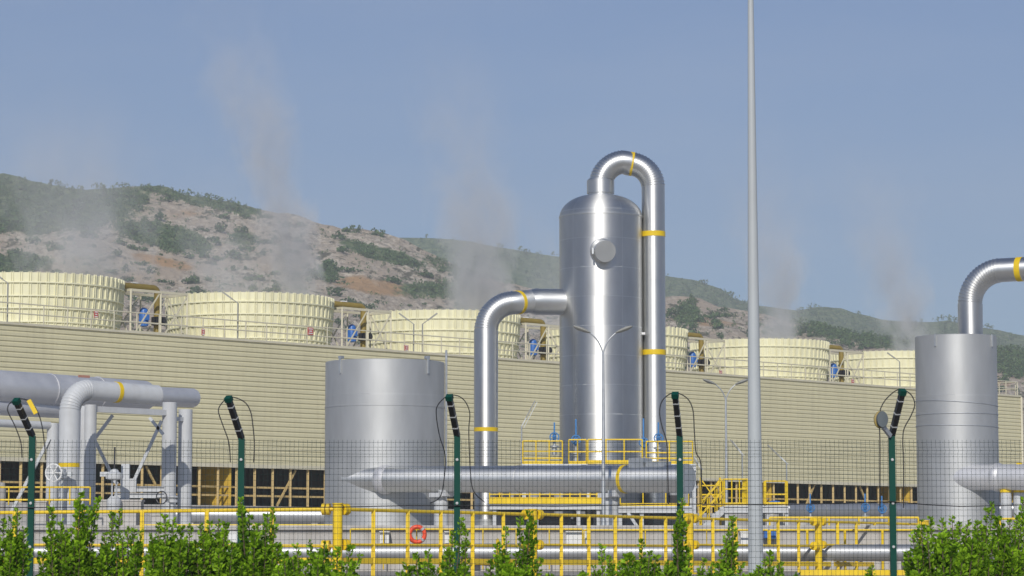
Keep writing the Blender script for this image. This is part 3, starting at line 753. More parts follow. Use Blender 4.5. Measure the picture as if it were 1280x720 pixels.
mb = MB(); mb.box(P(803, 417, TY - .3), (.2, .2, .08)); mb.build('pipe_clip', M['signwhite'], ves, 0)

# overhead arch pipe
ap = thing('overhead_pipe', (P(817.5, 600, TY).x, TY, GR), 'shiny arched pipe from the vessel top down its right side, yellow bands', 'pipe')
pr = 14.6 * TY / F; xl, xr = tc_.x, P(817.5, 400, TY).x; er = (xr - xl) * .46
zt = Z(202.5, TY)
cl = Vector((xl + er, TY, zt - er)); cr = Vector((xr - er, TY + .1, zt - er - .05))
e1, r1 = gored(arc(cl, (1, 0, 0), UP, er, PI, PI / 2, 16), pr); e2, r2 = gored(arc(cr, (1, 0, 0), UP, er, PI / 2, 0, 16), pr)
mb = MB(); mb.path([(xl, TY, Z(228, TY))] + e1 + e2 + [(xr, TY + .1, GR + .3)], [pr] + r1 + r2 + [pr], 32); mb.build('arched_tube', M['alu'], ap, 25)
for py in (292.5, 440.5): band('yellow_band', (xr, TY + .1, Z(py + 3.2, TY)), (xr, TY + .1, Z(py - 3.2, TY)), pr * 1.03, ap)
i = 10; A = e2[i]; B = e2[i + 1]; dd = (B - A).normalized(); c0 = arc(cr, (1, 0, 0), UP, er, PI / 2 * .96, PI / 2 * .9, 1)
c0 = arc(cr, (1, 0, 0), UP, er, PI / 2 - .03, PI / 2 - .18, 3); mb = MB(); mb.path(c0, pr * 1.045, 32); mb.build('yellow_band', M['yellow_band'], ap)
for py in (350, 390, 480, 520): 
    mb = MB(); zc = Z(py, TY); mb.tube((xr, TY + .1, zc - .02), (xr, TY + .1, zc + .02), pr * 1.012, 32); mb.build('lap_seam', M['alu'], ap)

# bent pipe on the left of the vessel
bp_ = thing('inlet_pipe', (P(607.5, 600, 96).x, 96.0, GR), 'shiny bent pipe from the side of the tall vessel down to the ground', 'pipe')
pr = 14.6 * 96 / F; xl = P(607.5, 500, 96).x; zt = Z(379.5, 96.3); xt = P(703, 376, 97.2).x; er = 1.03
cl = Vector((xl + er, 96, zt - er)); e1, r1 = gored(arc(cl, (1, 0, 0), UP, er, PI, PI / 2, 18), pr)
pe = Vector((P(662, 376.5, 96.6).x, 96.6, Z(376.8, 96.6)))
mb = MB(); mb.path([(xl, 96, GR + .2)] + e1 + [pe], [pr] + r1 + [pr], 32); mb.build('bent_tube', M['alu'], bp_, 25)
mb = MB(); mb.path([pe, pe.lerp(Vector((xt, 97.1, pe.z)), .2), pe.lerp(Vector((xt, 97.1, pe.z)), .3), (xt, 97.1, pe.z + .02)], [pr * 1.02, pr * 1.16, pr * 1.14, pr * 1.14], 32); mb.build('nozzle', M['alu'], bp_)
dv = (pe - e1[-1]).normalized(); q = e1[-1] + dv * .18; band('yellow_band', q - dv * .075, q + dv * .075, pr * 1.035, bp_)
band('yellow_band', (xl, 96, Z(539.5, 96)), (xl, 96, Z(534.5, 96)), pr * 1.03, bp_)
mb = MB(); zc = Z(412, 96); mb.tube((xl, 96, zc - .025), (xl, 96, zc + .025), pr * 1.015, 32); mb.build('lap_seam', M['alu'], bp_)
mb = MB(); mb.lathe((xl, 96, GR), [(pr * 1.5, 0), (pr * 1.5, .08), (pr * 1.02, .09), (pr * 1.02, .5)], 24); mb.build('base_flange', M['galv'], bp_)

# wide silencer tank and slim silencer
def silencer(px, Y, rpx, py_top, label, name='silencer_tank'):
    c = P(px, 600, Y); c.z = GR; r = rpx * Y / F; zt = Z(py_top, Y - r)
    root = thing(name, c, label, 'tank'); mb = MB()
    mb.lathe(c, [(r, .12), (r, zt - GR - .02), (r - .02, zt - GR), (r - .09, zt - GR), (r - .09, zt - GR - .5)], 96); mb.build('shell', M['alu_dull'], root, 40)
    mb = MB(); mb.lathe(c, [(r - .1, zt - GR - .5), (0, zt - GR - .45)], 48); mb.build('baffle', M['dark'], root)
    mb = MB(); mb.lathe(c, [(r * 1.06, 0), (r * 1.06, .1), (r, .11)], 64); mb.build('base_ring', M['concrete'], root)
    return root, c, r, zt
lt, lc, lr, lz = silencer(480.7, 92, 74.6, 448, 'wide dull silver open topped silencer tank left of the tall pipes')
for px in (428.5, 535.5):
    u = (px - 480.7) / 74.6; m = MB(); d = Vector((u, -math.sqrt(1 - u * u), 0)); b = lc + d * (lr + .03); b.z = lz - .2
    m.box(b, (.07, .05, .55), math.atan2(d.x, -d.y)); m.box(b + UP * .28 + d * -.05, (.12, .16, .1), math.atan2(d.x, -d.y)); m.build('lifting_lug', M['galv'], lt, 0)
m = MB(); m.lathe((lc.x, lc.y, Z(505.8, 90)), [(lr + .002, -.03), (lr + .014, -.025), (lr + .014, .025), (lr + .002, .03)], 96); m.build('seam_band', M['alu_dull'], lt)
m = MB(); b = lc + Vector((lr + .06, -.15, 0)); m.tube((b.x, b.y, GR), (b.x, b.y, Z(438, 92)), .04, 8); m.build('conduit', M['galv'], lt)
rt, rc, rr_, rz = silencer(1197.5, 92, 50.6, 417, 'slim silver silencer tank with a bent pipe out of its top', 'silencer_tank')
for py, tl in ((503, .10), (517, .0), (532, .03)):
    m = MB(); pts = [Vector((rc.x + (rr_ + .012) * math.sin(a), rc.y - (rr_ + .012) * math.cos(a), Z(py, 91) - tl * math.sin(a))) for a in [R(x) for x in range(-180, 180, 8)]]
    m.path(pts, .014, 6, closed=True); m.build('wrap_wire', M['galv'], rt)
for px in (1166, 1236.5):
    u = (px - 1197.5) / 50.6; d = Vector((u, -math.sqrt(1 - u * u), 0)); b = rc + d * (rr_ + .03); b.z = rz - .2
    m = MB(); m.box(b, (.05, .05, .42), math.atan2(d.x, -d.y)); m.build('lifting_lug', M['galv'], rt, 0)

# outlet pipe of the slim silencer
op = thing('outlet_pipe', (P(1213, 420, 92.3).x, 92.3, rz), 'shiny bent pipe leaving the slim silencer towards the right edge', 'pipe')
pr = 14.9 * 92 / F; xo = P(1213, 400, 92.3).x; er = 1.15; zt = Z(340, 92.3)
dh = Vector((.87, -.5, 0)).normalized()
cl = Vector((xo, 92.3, zt - er)) + dh * er; e1, r1 = gored(arc(cl, dh, UP, er, PI, PI / 2, 18), pr)
far = e1[-1] + dh * 6
mb = MB(); mb.path([(xo, 92.3, rz - .6)] + e1 + [far], [pr] + r1 + [pr], 32); mb.build('bent_tube', M['alu'], op, 25)
q = e1[-1] + dh * .2
for s_ in range(40):
    if pix(q)[0] < 1275: q += dh * .05
band('yellow_band', q - dh * .1, q + dh * .1, pr * 1.035, op)
q = e1[-1] + dh * .05; mb = MB(); mb.tube(q, q + dh * .04, pr * 1.012, 32); mb.build('lap_seam', M['alu'], op)

# big discharge pipes into the two silencers
def discharge(tip, a, px_end, py0, py1, r0, label, tank_c, ends, dull):
    root = thing('discharge_pipe', (tip.x, tip.y, GR), label, 'pipe'); d = Vector((math.cos(a), -math.sin(a), 0)); n = Vector((math.sin(a), math.cos(a), 0))
    A = tip + n * r0; A.z = Z(py0, A.y); u = (px_end - 640) / F
    s = (u * A.y - A.x) / (d.x - u * d.y); B = A + d * s; B.z = Z(py1, B.y)
    dd = (B - A).normalized(); mb = MB(); mb.path([A - dd * .36, A + dd * 1.0, B], r0, 40); mb.build('tube', M['alu_pipe_dull'] if dull else M['alu'], root)
    return root, A, dd, (B - A).length
dp, A1, d1, L1 = discharge(Vector((-5.55, 90.23, 0)), R(38), 857, 599.5, 598.5, .44, 'fat silver pipe running from the wide silencer past the tall vessel', lc, 1, False)
def on_pipe(A, d, px):
    u = (px - 640) / F; return A + d * ((u * A.y - A.x) / (d.x - u * d.y))
q = on_pipe(A1, d1, 781.5); band('yellow_band', q - d1 * .06, q + d1 * .06, .453, dp)
q = on_pipe(A1, d1, 482); mb = MB(); mb.path([q - d1 * .2, q - d1 * .06, q + d1 * .06, q + d1 * .2], [.45, .5, .5, .45], 40); mb.build('collar', M['alu_pipe_dull'], dp)
for px in (640, 720): 
    q = on_pipe(A1, d1, px + 10); mb = MB(); mb.tube(q - d1 * .05, q + d1 * .05, .456, 40); mb.build('lap_seam', M['alu'], dp)
q = on_pipe(A1, d1, 857); mb = MB(); mb.tube(q - d1 * .03, q + d1 * .05, .47, 32); mb.build('end_flange', M['galv'], dp)
q = on_pipe(A1, d1, 800) + UP * .5; mb = MB(); mb.box(q, (.55, .5, .3), R(-38)); mb.box(q + d1 * .7 - UP * .05, (.7, .4, .18), R(-38)); mb.build('junction_box', M['galv'], dp, 0)
tip2 = rc + Vector((-.28 * rr_, -.96 * rr_, 0))
dp2, A2, d2, L2 = discharge(tip2, R(36), 1345, 597, 596, .44, 'fat silver pipe leaving the slim silencer past the right edge', rc, 1, True)
q = on_pipe(A2, d2, 1246); mb = MB(); mb.path([q - d2 * .15, q - d2 * .05, q + d2 * .05, q + d2 * .15], [.45, .49, .49, .45], 40); mb.build('collar', M['alu_pipe_dull'], dp2)
q = on_pipe(A2, d2, 1273) + UP * .42; mb = MB(); mb.box(q, (.16, .1, .14), R(-36)); mb.build('yellow_tab', M['yellow'], dp2, 0)
for px, w_, lab in ((762, .27, 'pale round support column under the right half of the fat pipe'), (551.5, .235, 'pale round support column beside the wide silencer tank')):
    q = on_pipe(A1, d1, px); root = thing('pipe_support', (q.x, q.y, GR), lab, 'pipe support')
    m = MB(); m.lathe((q.x, q.y, GR), [(w_, 0), (w_, q.z - GR - .72), (w_ * .7, q.z - GR - .68), (w_ * .7, q.z - GR - .5)], 24); m.build('column', M['white'], root)
    m = MB(); nrm = Vector((-d1.y, d1.x, 0)); m.bar(q - UP * .52 - nrm * .35, q - UP * .52 + nrm * .35, .45, .14)
    m.box(q - UP * .45 + d1 * .25, (.3, .5, .22), R(-38)); m.build('saddle', M['white'], root, 0)

# distant service pipes with blue valves behind the yellow rails
def long_pipe(p, q, r, label, mat, rings=0):
    root = thing('service_pipe', (p.x, p.y, p.z - r), label, 'pipe'); m = MB(); m.tube(p, q, r, 28); m.build('tube', mat, root); d = (q - p).normalized()
    for i in range(rings):
        c = p.lerp(q, (i + .5) / rings); m = MB(); m.tube(c - d * .04, c + d * .04, r * 1.05, 28); m.build('joint_band', mat, root)
    for i in range(3):
        c = p.lerp(q, .12 + .38 * i); m = MB(); m.box((c.x, c.y, (GR + c.z - r) / 2), (.25, .3, max(.05, c.z - r - GR + .06))); m.build('pedestal', M['concrete'], root, 0)
    return root
sp1 = long_pipe(P(978, 638, 108), P(1172, 637, 114), .275, 'silver service pipe with blue valves left of the slim silencer', M['pipe_grey'], 2)
long_pipe(P(214, 644, 104), P(418, 645, 104), .33, 'grey service pipe behind the shrubs left of the wide silencer', M['pipe_grey'], 2)
long_pipe(P(985, 636, 104.5), P(940, 636, 104), .2, 'short thin silver pipe just right of the tall mast', M['alu'])
lp = thing('trench_pipe', P(100, 691, 77.5), 'long low silver pipe running along the retaining wall behind yellow rails', 'pipe')
a, b = P(-60, 691, 77.5), P(1330, 691, 77.5); m = MB(); m.tube(a, b, .245, 28); m.build('tube', M['pipe_grey'], lp)
for px in (180, 330, 470, 560, 700, 860, 1000, 1100, 1210):
    c = P(px, 691, 77.5); m = MB(); m.tube(c - Vector((.03, 0, 0)), c + Vector((.03, 0, 0)), .252, 28); m.build('joint_band', M['pipe_grey'], lp)
    m = MB(); m.box((c.x + .8, c.y, (1 + c.z - .24) / 2), (.3, .5, c.z - .24 - .98)); m.build('pedestal', M['concrete'], lp, 0)
m = MB(); c = P(622, 688, 77.2); m.ring(c, (1, 0, .0), .3, .05, 28); m.build('yellow_band', M['yellow'], lp)
m = MB(); a, b = P(578, 701, 77), P(612, 703, 77); m.tube(a, b, .1, 12); top(m, 'rusty_pipe', M['rust'], a, 'short rusty pipe lying by the green post under the silver pipe', 'pipe')

def valve(p, h, label, group=None, mat='lightblue', wr=.16, ax=(0, -1, 0), stem=.03, body=True, name='gate_valve'):
    p = Vector(p); root = thing(name, p, label, 'valve', group); m = MB(); m.tube(p, p + UP * h, stem, 10); m.build('stem', M[mat], root)
    zc = h * .38; m = MB(); c = p + UP * zc + Vector(ax) * .12; m.ring(c, ax, wr, .022, 20, 6)
    e1_ = Vector(ax).orthogonal().normalized(); e2_ = Vector(ax).cross(e1_)
    for k in range(6):
        a_ = PI * k / 3; m.bar(c, c + (e1_ * math.cos(a_) + e2_ * math.sin(a_)) * wr, .02)
    m.build('handwheel', M[mat], root)
    m = MB(); m.box(p + UP * zc, (.14, .16, .16)); m.tube(p + UP * (zc - .2), p + UP * (zc + .12), .06, 10)
    m.build('bonnet', M[mat], root, 30)
    if body:
        m = MB(); m.lathe(p, [(.1, -.3), (.1, -.05), (.17, -.04), (.17, .02), (.05, .04), (.05, zc - .1)], 14); m.build('body', M['galv'], root)
    return root
for px, pb, pt, lab in ((1013, 646, 617, 'pale blue valve with handwheel on the silver pipe, next to the tall mast'), (1081.5, 645, 617, 'blue valve with the widest handwheel on the silver pipe, left of its close neighbour'), (1102.5, 646, 620, 'pale blue valve on the silver pipe just left of the leaning green post')):
    b = P(px, pb, 107); valve(b, Z(pt, 107) - b.z, lab, 'blue valves on the silver pipe')
for px, pb, pt, Y, lab in ((693, 558, 528, 95.3, 'blue valve with handwheel on the yellow platform left of the vessel'), (720, 566, 524, 94.7, 'tall blue valve standing in front of the vessel foot'), (804.5, 572, 523, 94.7, 'tall blue valve at the right side of the vessel foot'), (823, 560, 528, 95.4, 'blue valve in front of the arched pipe leg')):
    b = P(px, pb, Y); valve(b, Z(pt, Y) - b.z, lab, 'blue valves round the vessel foot')

# ------------------------------------------------------------------ platforms round the vessel
def platform(name, x0, x1, y0, y1, z, cols, label, thick=.2, toe=None, mat='white'):
    root = thing(name, ((x0 + x1) / 2, (y0 + y1) / 2, GR), label, 'platform'); m = MB()
    for y in (y0, y1): m.ibeam((x0, y, z - thick / 2), (x1, y, z - thick / 2), .14, thick)
    n = max(2, int((x1 - x0) / 1.2))
    for i in range(n + 1):
        x = x0 + .07 + (x1 - x0 - .14) * i / n; m.bar((x, y0 + .08, z - thick / 2), (x, y1 - .08, z - thick / 2), .1, thick - .01)
    m.build('beam_frame', M[mat], root, 0)
    m = MB(); m.box(((x0 + x1) / 2, (y0 + y1) / 2, z + .02), (x1 - x0 - .02, y1 - y0, .035)); m.build('deck', M['galv'], root, 0)
    for x in cols:
        for y in (y0 + .1, y1 - .1):
            m = MB(); m.ibeam((x, y, GR), (x, y, z - thick - .003), .16, .16); m.bar((x, y, GR), (x, y, z - thick - .003), .13, .16); m.build('column', M[mat], root, 0)
    if toe:
        m = MB(); m.bar((x0, y0 - .09, z + .12), (x1, y0 - .09, z + .12), .02, .22); m.build('toe_board', M['yellow'], root, 0)
    return root
def px_x(px, Y): return P(px, 600, Y).x
PLY = 91.5
zl = Z(630, PLY)
p1 = platform('steel_platform', px_x(612, PLY), px_x(752, PLY), PLY, PLY + 4.2, zl, [px_x(618, PLY), px_x(662, PLY), px_x(723, PLY), px_x(748, PLY)], 'low steel platform with yellow toe board under the fat pipe', .19, True)
railing('platform_railing', [(px_x(612, PLY), PLY - .02, zl), (px_x(750, PLY), PLY - .02, zl), (px_x(750, PLY), PLY + 3.9, zl)], 1.1, .36, M['yellow'], .024, .022, [1, .52, .3], 'close barred yellow railing under the fat silver pipe', group=None)
p2 = platform('steel_platform', px_x(772, PLY), px_x(866, PLY), PLY + .5, PLY + 4.4, zl - .1, [px_x(776, PLY), px_x(803, PLY), px_x(862, PLY)], 'grey steel platform in shade right of the pale support column', .2)
m = MB(); a, b = P(785, 641, PLY + .2), P(803, 668, PLY + .2); m.bar(a, b, .1, .1); a, b = P(758, 640, PLY + .3), P(742, 668, PLY + .3); m.bar(a, b, .1, .1)
m.build('brace', M['white'], p2, 0)
railing('platform_railing', [(px_x(776, PLY), PLY + .55, zl - .08), (px_x(862, PLY), PLY + .55, zl - .08)], 1.1, .9, M['yellow'], .024, .022, [1, .5], 'yellow railing on the shaded platform beneath the fat pipe end', toe=.12)
# service deck round the vessel foot
zv = Z(582, 95)
p3 = platform('service_deck', px_x(652, 95.2), px_x(868, 95.2), 94.3, 95.85, zv, [px_x(655, 95), px_x(735, 95), px_x(866, 95)], 'raised service deck with yellow railings in front of the vessel', .2)
hr = Z(551, 94.3) - zv
railing('platform_railing', [(px_x(653.5, 94.4), 94.4, zv + .04), (px_x(703, 94.4), 94.4, zv + .04)], hr * .95, .42, M['yellow'], .026, .024, [1, .55, .25], 'yellow railing left of the vessel foot around a blue valve', toe=.1)
railing('platform_railing', [(px_x(711, 94.35), 94.35, zv + .04), (px_x(733, 94.35), 94.35, zv + .04)], hr, .3, M['yellow'], .026, .024, [1, .5], 'narrow yellow railing bay in front of the vessel left edge', toe=.1)
railing('platform_railing', [(px_x(735, 94.2), 94.2, zv + .04), (px_x(803, 94.2), 94.2, zv + .04)], hr, .62, M['yellow'], .026, .026, [1, .5], 'wide yellow railing across the bright front of the vessel', toe=.13)
railing('platform_railing', [(px_x(808, 94.4), 94.4, zv + .04), (px_x(866, 94.4), 94.4, zv + .04)], hr * .93, .38, M['yellow'], .026, .024, [1, .5, .25], 'yellow railing before the arched pipe leg by the green post', toe=.1)
# equipment in the shade below
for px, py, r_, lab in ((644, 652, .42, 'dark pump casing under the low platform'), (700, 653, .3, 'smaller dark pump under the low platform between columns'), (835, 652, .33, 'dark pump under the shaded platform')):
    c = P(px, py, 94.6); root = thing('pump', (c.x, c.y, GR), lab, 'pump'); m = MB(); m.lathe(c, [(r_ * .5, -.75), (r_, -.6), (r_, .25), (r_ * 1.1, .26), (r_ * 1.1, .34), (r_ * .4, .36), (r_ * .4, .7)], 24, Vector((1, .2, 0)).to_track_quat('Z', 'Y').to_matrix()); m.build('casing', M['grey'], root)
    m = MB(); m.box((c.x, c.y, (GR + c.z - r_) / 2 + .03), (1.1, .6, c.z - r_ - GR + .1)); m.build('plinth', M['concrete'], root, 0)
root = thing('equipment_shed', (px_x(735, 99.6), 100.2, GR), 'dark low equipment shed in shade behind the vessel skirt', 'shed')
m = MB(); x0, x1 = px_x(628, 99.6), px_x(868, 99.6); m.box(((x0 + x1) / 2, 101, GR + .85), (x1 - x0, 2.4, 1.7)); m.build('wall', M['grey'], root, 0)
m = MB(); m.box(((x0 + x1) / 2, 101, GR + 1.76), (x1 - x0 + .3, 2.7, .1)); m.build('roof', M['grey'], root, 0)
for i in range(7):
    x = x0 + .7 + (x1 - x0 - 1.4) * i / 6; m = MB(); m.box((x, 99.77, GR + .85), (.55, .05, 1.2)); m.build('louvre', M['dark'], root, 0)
# stair and right-hand landing
SY = 98.5
zq = Z(633, SY); a = P(877, 668, SY); b = P(906, 634, SY); a.z = GR + .02
root = thing('steel_stair', a, 'white stringer stair with yellow handrails rising to the landing', 'stair'); m = MB()
for y in (0, .9): m.bar(a + Vector((0, y, .1)), b + Vector((0, y, -.05)), .06, .24)
m.build('stringer', M['white'], root, 0); m = MB()
for i in range(6):
    c = a.lerp(b, (i + .5) / 6); m.box(c + Vector((0, .45, .06)), (.24, .84, .03))
m.build('treads', M['galv'], root, 0)
for y in (0, .9):
    m = MB()
    for f in (1.0, .55): m.tube(a + Vector((-.1, y, f)), b + Vector((-.05, y, f + .05)), .024, 8)
    for i in range(4):
        c = a.lerp(b, i / 3); m.tube(c + Vector((0, y, 0)), c + Vector((0, y, 1.0)), .022, 8)
    m.build('handrail', M['yellow'], root)
p4 = platform('stair_landing', px_x(904, SY), px_x(985, SY), SY, SY + 2.2, zq, [px_x(908, SY), px_x(960, SY), px_x(983, SY)], 'steel landing at the stair head, passing behind the tall mast', .24)
railing('landing_railing', [(px_x(905, SY), SY + .02, zq + .04), (px_x(934, SY), SY + .02, zq + .04), (px_x(934, SY), SY + 2.1, zq + .04)], .97, .27, M['yellow'], .026, .024, [1, .62, .08], 'yellow cage railing on the landing left of the tall mast', toe=.1)
railing('landing_railing', [(px_x(956, SY), SY + .02, zq + .04), (px_x(983, SY), SY + .02, zq + .04)], .9, .7, M['yellow'], .03, .06, [1, .45], 'thick posted yellow railing on the landing right of the tall mast', toe=.12)
root = thing('braced_frame', P(888, 664, 99.5), 'cross braced yellow frame behind the stair top', 'frame'); root.location.z = GR; m = MB()
xa, xb = px_x(876, 99.5), px_x(900, 99.5); zt, zb = Z(597, 99.5), Z(633, 99.5)
for x in (xa, xb): m.bar((x, 99.5, GR), (x, 99.5, zt), .08)
for z_ in (zt - .3, (zt + zb) / 2 - .1, zb): m.bar((xa, 99.5, z_), (xb, 99.5, z_), .05)
m.bar((xa, 99.46, zt - .05), (xb, 99.46, zb), .04); m.bar((xa, 99.54, zb), (xb, 99.54, zt - .05), .04); m.build('frame', M['yellow'], root, 0)
m = MB(); c = P(968, 629, SY + .9); c.z = zq + .04; m.lathe(c, [(.26, 0), (.26, .1), (.2, .17), (0, .2)], 20); top(m, 'tank_lid', M['blue'], c, 'blue domed lid on the landing right of the mast', 'lid')

# angled lamps on the platforms
for px, pb, pk, Y, dx, dz, arm, lab in ((652, 582, 533, 95.6, .46, .88, 1.05, 'slim floodlight pole leaning right beside the left end of the deck'), (983.5, 612, 579, 100.5, -.72, .7, 1.0, 'angled lamp on the landing right of the tall mast'),
                                   (928, 606, 568, 100.5, -.62, .78, .72, 'angled lamp partly behind the tall mast'), (876.5, 605, 586, 97, -.55, .83, .6, 'short angled lamp by the end of the fat pipe')):
    b = P(px, pb, Y); arm_lamp(b, (dx, 0, dz), Z(pk, Y) - b.z, arm, lab, 'angled lamps on the platforms', M['galv'], True, 'platform_lamp', .026)

# double arm street lamps
def street_lamp(px, Y, py_fork, label):
    b = P(px, 660, Y); b.z = GR; zf = Z(py_fork, Y); root = thing('street_lamp', b, label, 'street lamp', 'double arm street lamps in the yard')
    m = MB(); m.path([b, Vector((b.x, b.y, GR + .5)), Vector((b.x, b.y, zf))], [.075, .065, .038], 12); m.build('pole', M['galv'], root)
    m = MB(); m.lathe(b, [(.2, 0), (.2, .03), (.09, .04), (.08, .3)], 12); m.build('base_plate', M['galv'], root)
    for sg in (-1, 1):
        m = MB(); pts = [Vector((b.x + sg * .42 * t ** 1.7, b.y, zf - .12 + .82 * (t if t < .6 else .6 + (t - .6) * .72))) for t in [i / 9 for i in range(10)]]
        m.path(pts, .022, 8); m.build('arm', M['galv'], root)
        e = pts[-1]; dr = Vector((sg * .93, 0, .36)).normalized(); m = MB()
        sec = [(0, .03), (.06, .06), (.2, .1), (.38, .11), (.52, .07), (.58, .015)]
        q = Vector((0, 1, 0)); n_ = dr.cross(q) * (1 if sg > 0 else -1); vs, fs = [], []
        for (l, w_) in sec:
            for k in range(8):
                an = 2 * PI * k / 8; vs.append(e + dr * (l - .04) + q * math.cos(an) * w_ * 1.2 + n_ * math.sin(an) * w_ * .6)
        for i in range(len(sec) - 1):
            for k in range(8): fs.append((8 * i + k, 8 * i + (k + 1) % 8, 8 * i + 8 + (k + 1) % 8, 8 * i + 8 + k))
        fs += [tuple(range(8))[::-1], tuple(range(40, 48))]; m.add(vs, fs); m.build('lamp_head', M['lampgrey'], root, 50)
street_lamp(754.5, 81.2, 440, 'double arm street lamp standing in front of the tall silver vessel')
street_lamp(908.5, 105.5, 499, 'double arm street lamp farther off, just left of the tall mast')

# ------------------------------------------------------------------ pipe rack at the left
def tpath(name, pts, r, mat, label, cat='pipe', part='tube', ang=30):
    root = thing(name, (pts[0][0], pts[0][1], GR), label, cat); m = MB(); m.path(pts, r, 32); m.build(part, mat, root, ang); return root
a = P(-60, 480, 86.6); b = P(192, 495.5, 93.6); d = (b - a).normalized(); r_ = 21.5 * 88 / F
hp = tpath('header_pipe', [a, b - d * .5, b - d * .42, b], [r_, r_ * .93, r_ * .92, r_ * .55], M['alu_pipe_dull'], 'largest grey header pipe along the top of the left pipe rack')
b2 = P(243, 497.6, 95.4); m = MB(); d2_ = (b2 - b).normalized(); m.path([b - d2_ * .3, b2 - d2_ * .12, b2 - d2_ * .03, b2], [.345, .345, .32, .2], 28); m.build('end_tube', M['alu_pipe_dull'], hp)
for px in (60, 120): q = on_pipe(a, d, px); m = MB(); m.tube(q, q + d * .05, r_ * 1.0, 32); m.build('lap_seam', M['alu_pipe_dull'], hp)
a = P(-60, 505, 86.5); b = P(95, 513, 91); tpath('header_pipe', [a, b], .3, M['alu_pipe_dull'], 'grey pipe running just below the largest header pipe at the left edge')
a = P(-60, 526, 85.6); b = P(62, 532, 88.5); tpath('header_pipe', [a, b], .13, M['white'], 'thin pale pipe below the two left header pipes')
RY = 84.6; xr_ = px_x(86, RY); pr = 12.9 * RY / F; er = .72; dh = Vector((.72, .69, -.0)).normalized(); zt = Z(486.5, RY)
cl = Vector((xr_, RY, zt - er)) + dh * er; e1, r1 = gored(arc(cl, dh, UP, er, PI, PI / 2, 14), pr)
u = (196 - 640) / F; A = e1[-1]; s_ = (u * A.y - A.x) / (dh.x - u * dh.y); B = A + dh * s_; B.z = Z(494, B.y)
rp = thing('riser_pipe', (xr_, RY, GR), 'pale elbow pipe rising in front of the rack and bending right', 'pipe'); m = MB(); m.path([(xr_, RY, GR + .2)] + e1 + [B], [pr] + r1 + [pr], 32); m.build('bent_tube', M['white'], rp, 25)
q = A.lerp(B, (146 - 112) / 84 * .98); dq = (B - A).normalized(); band('yellow_band', q - dq * .07, q + dq * .07, pr * 1.04, rp)
band('yellow_band', (xr_, RY, Z(584, RY)), (xr_, RY, Z(579, RY)), pr * 1.04, rp)
q = P(134.5, 488, (A.lerp(B, .3)).y - pr - .03); m = MB(); m.box(q, (.2, .02, .27), PI / 4)
mk = m.build('marking_plate', M['signwhite'], rp, 0); m = MB()
for i in range(3): m.box(q + Vector((.011, -.011, .09 - i * .09)), (.15, .012, .04), PI / 4)
m.build('lettering', M['red'], mk, 0)
m = MB(); q = P(105, 470.5, 88.2); m.box(q, (.45, .05, .08), PI / 4); m.build('warning_label', paint('faded_red_label', (.45, .22, .16), .6), hp, 0)
rk = thing('pipe_rack', (px_x(150, 88), 88, GR), 'white steel pipe rack with round columns and diagonal braces', 'pipe rack')
CA, CB = Vector((px_x(112, 87.4), 87.4, GR)), Vector((px_x(211, 90), 90.0, GR)); bk = Vector((-.7, 1.9, 0)) * .9
for c, zt_, r_ in ((CA, Z(506, 87.4), .2), (CB, Z(503, 90), .25), (CA + bk * .6, Z(508, 88.6), .2), (CB + Vector((.43, .9, 0)), Z(512, 91), .24), (Vector((px_x(65, 88.6), 88.6, GR)), Z(529, 88.6), .2)):
    m = MB(); m.tube(c, Vector((c.x, c.y, zt_)), r_, 24); m.lathe(c, [(r_ * 1.6, 0), (r_ * 1.6, .05), (r_, .06)], 20); m.build('column', M['white'], rk)
m = MB(); z1 = Z(513.5, 88.6); m.bar((CA.x, CA.y, z1), (CB.x, CB.y, z1), .2, .19); z2 = Z(512, 91)
m.bar((CB.x, CB.y, z2 - .35), (CB.x + .43, CB.y + .9, z2 - .35), .14, .14); m.build('cross_beam', M['white'], rk, 0)
for (p1_, p2_) in (((141, 519), (112, 557)), ((116, 545), (140, 594)), ((202, 526), (166, 604)), ((187, 522), (204, 543)), ((62, 548), (14, 640)), ((139, 597), (147, 605))):
    ya = 88.4; m = MB(); m.bar(P(*p1_, ya), P(*p2_, ya), .13, .1); m.build('brace', M['white'], rk, 0)
m = MB(); m.box(P(116, 541, 88.1), (.22, .06, .28)); m.build('gusset', M['white'], rk, 0)
m = MB()
for py in (611.5, 619.5): m.ibeam(P(143, py, 87.6), P(205, py, 87.6), .14, .17)
m.build('valve_beam', M['white'], rk, 0)
# valves of the rack
c = P(67, 591, 83.6); root = thing('handwheel_valve', (c.x, c.y, GR), 'grey valve with large spoked handwheel in front of the riser pipe', 'valve'); m = MB()
ax = Vector((-.25, -1, 0)).normalized(); m.ring(c, ax, .27, .025, 30, 6); e1_ = ax.cross(UP).normalized()
for k in range(6):
    a_ = PI * k / 3; m.bar(c, c + (e1_ * math.cos(a_) + UP * math.sin(a_)) * .27, .025)
m.build('handwheel', M['signwhite'], root)
m = MB(); m.tube(c, c - ax * .3, .03, 10); g = P(78, 592, 83.9); m.lathe(g, [(.1, -.16), (.17, -.14), (.17, -.06), (.2, -.05), (.2, .04), (.12, .06), (.12, .14), (.05, .16)], 16)
m.tube((g.x, g.y, GR + .2), (g.x, g.y, g.z - .1), .06, 12); m.box((g.x + .1, g.y, g.z - .02), (.4, .2, .14)); m.build('body', M['galv'], root)
c = P(143, 592, 84.5); root = thing('gate_valve', (c.x, c.y, GR), 'big pale gate valve with dark upright stem under the rack', 'valve'); m = MB(); m.tube(c, c + UP * .85, .028, 10); m.build('stem', M['dark'], root)
m = MB(); m.lathe(c, [(.12, -.2), (.27, -.17), (.29, -.08), (.27, .0), (.15, .05), (.12, .12), (.04, .15)], 20); m.box(c + Vector((-.3, 0, -.02)), (.3, .16, .15)); m.build('bonnet', M['white'], root)
m = MB()
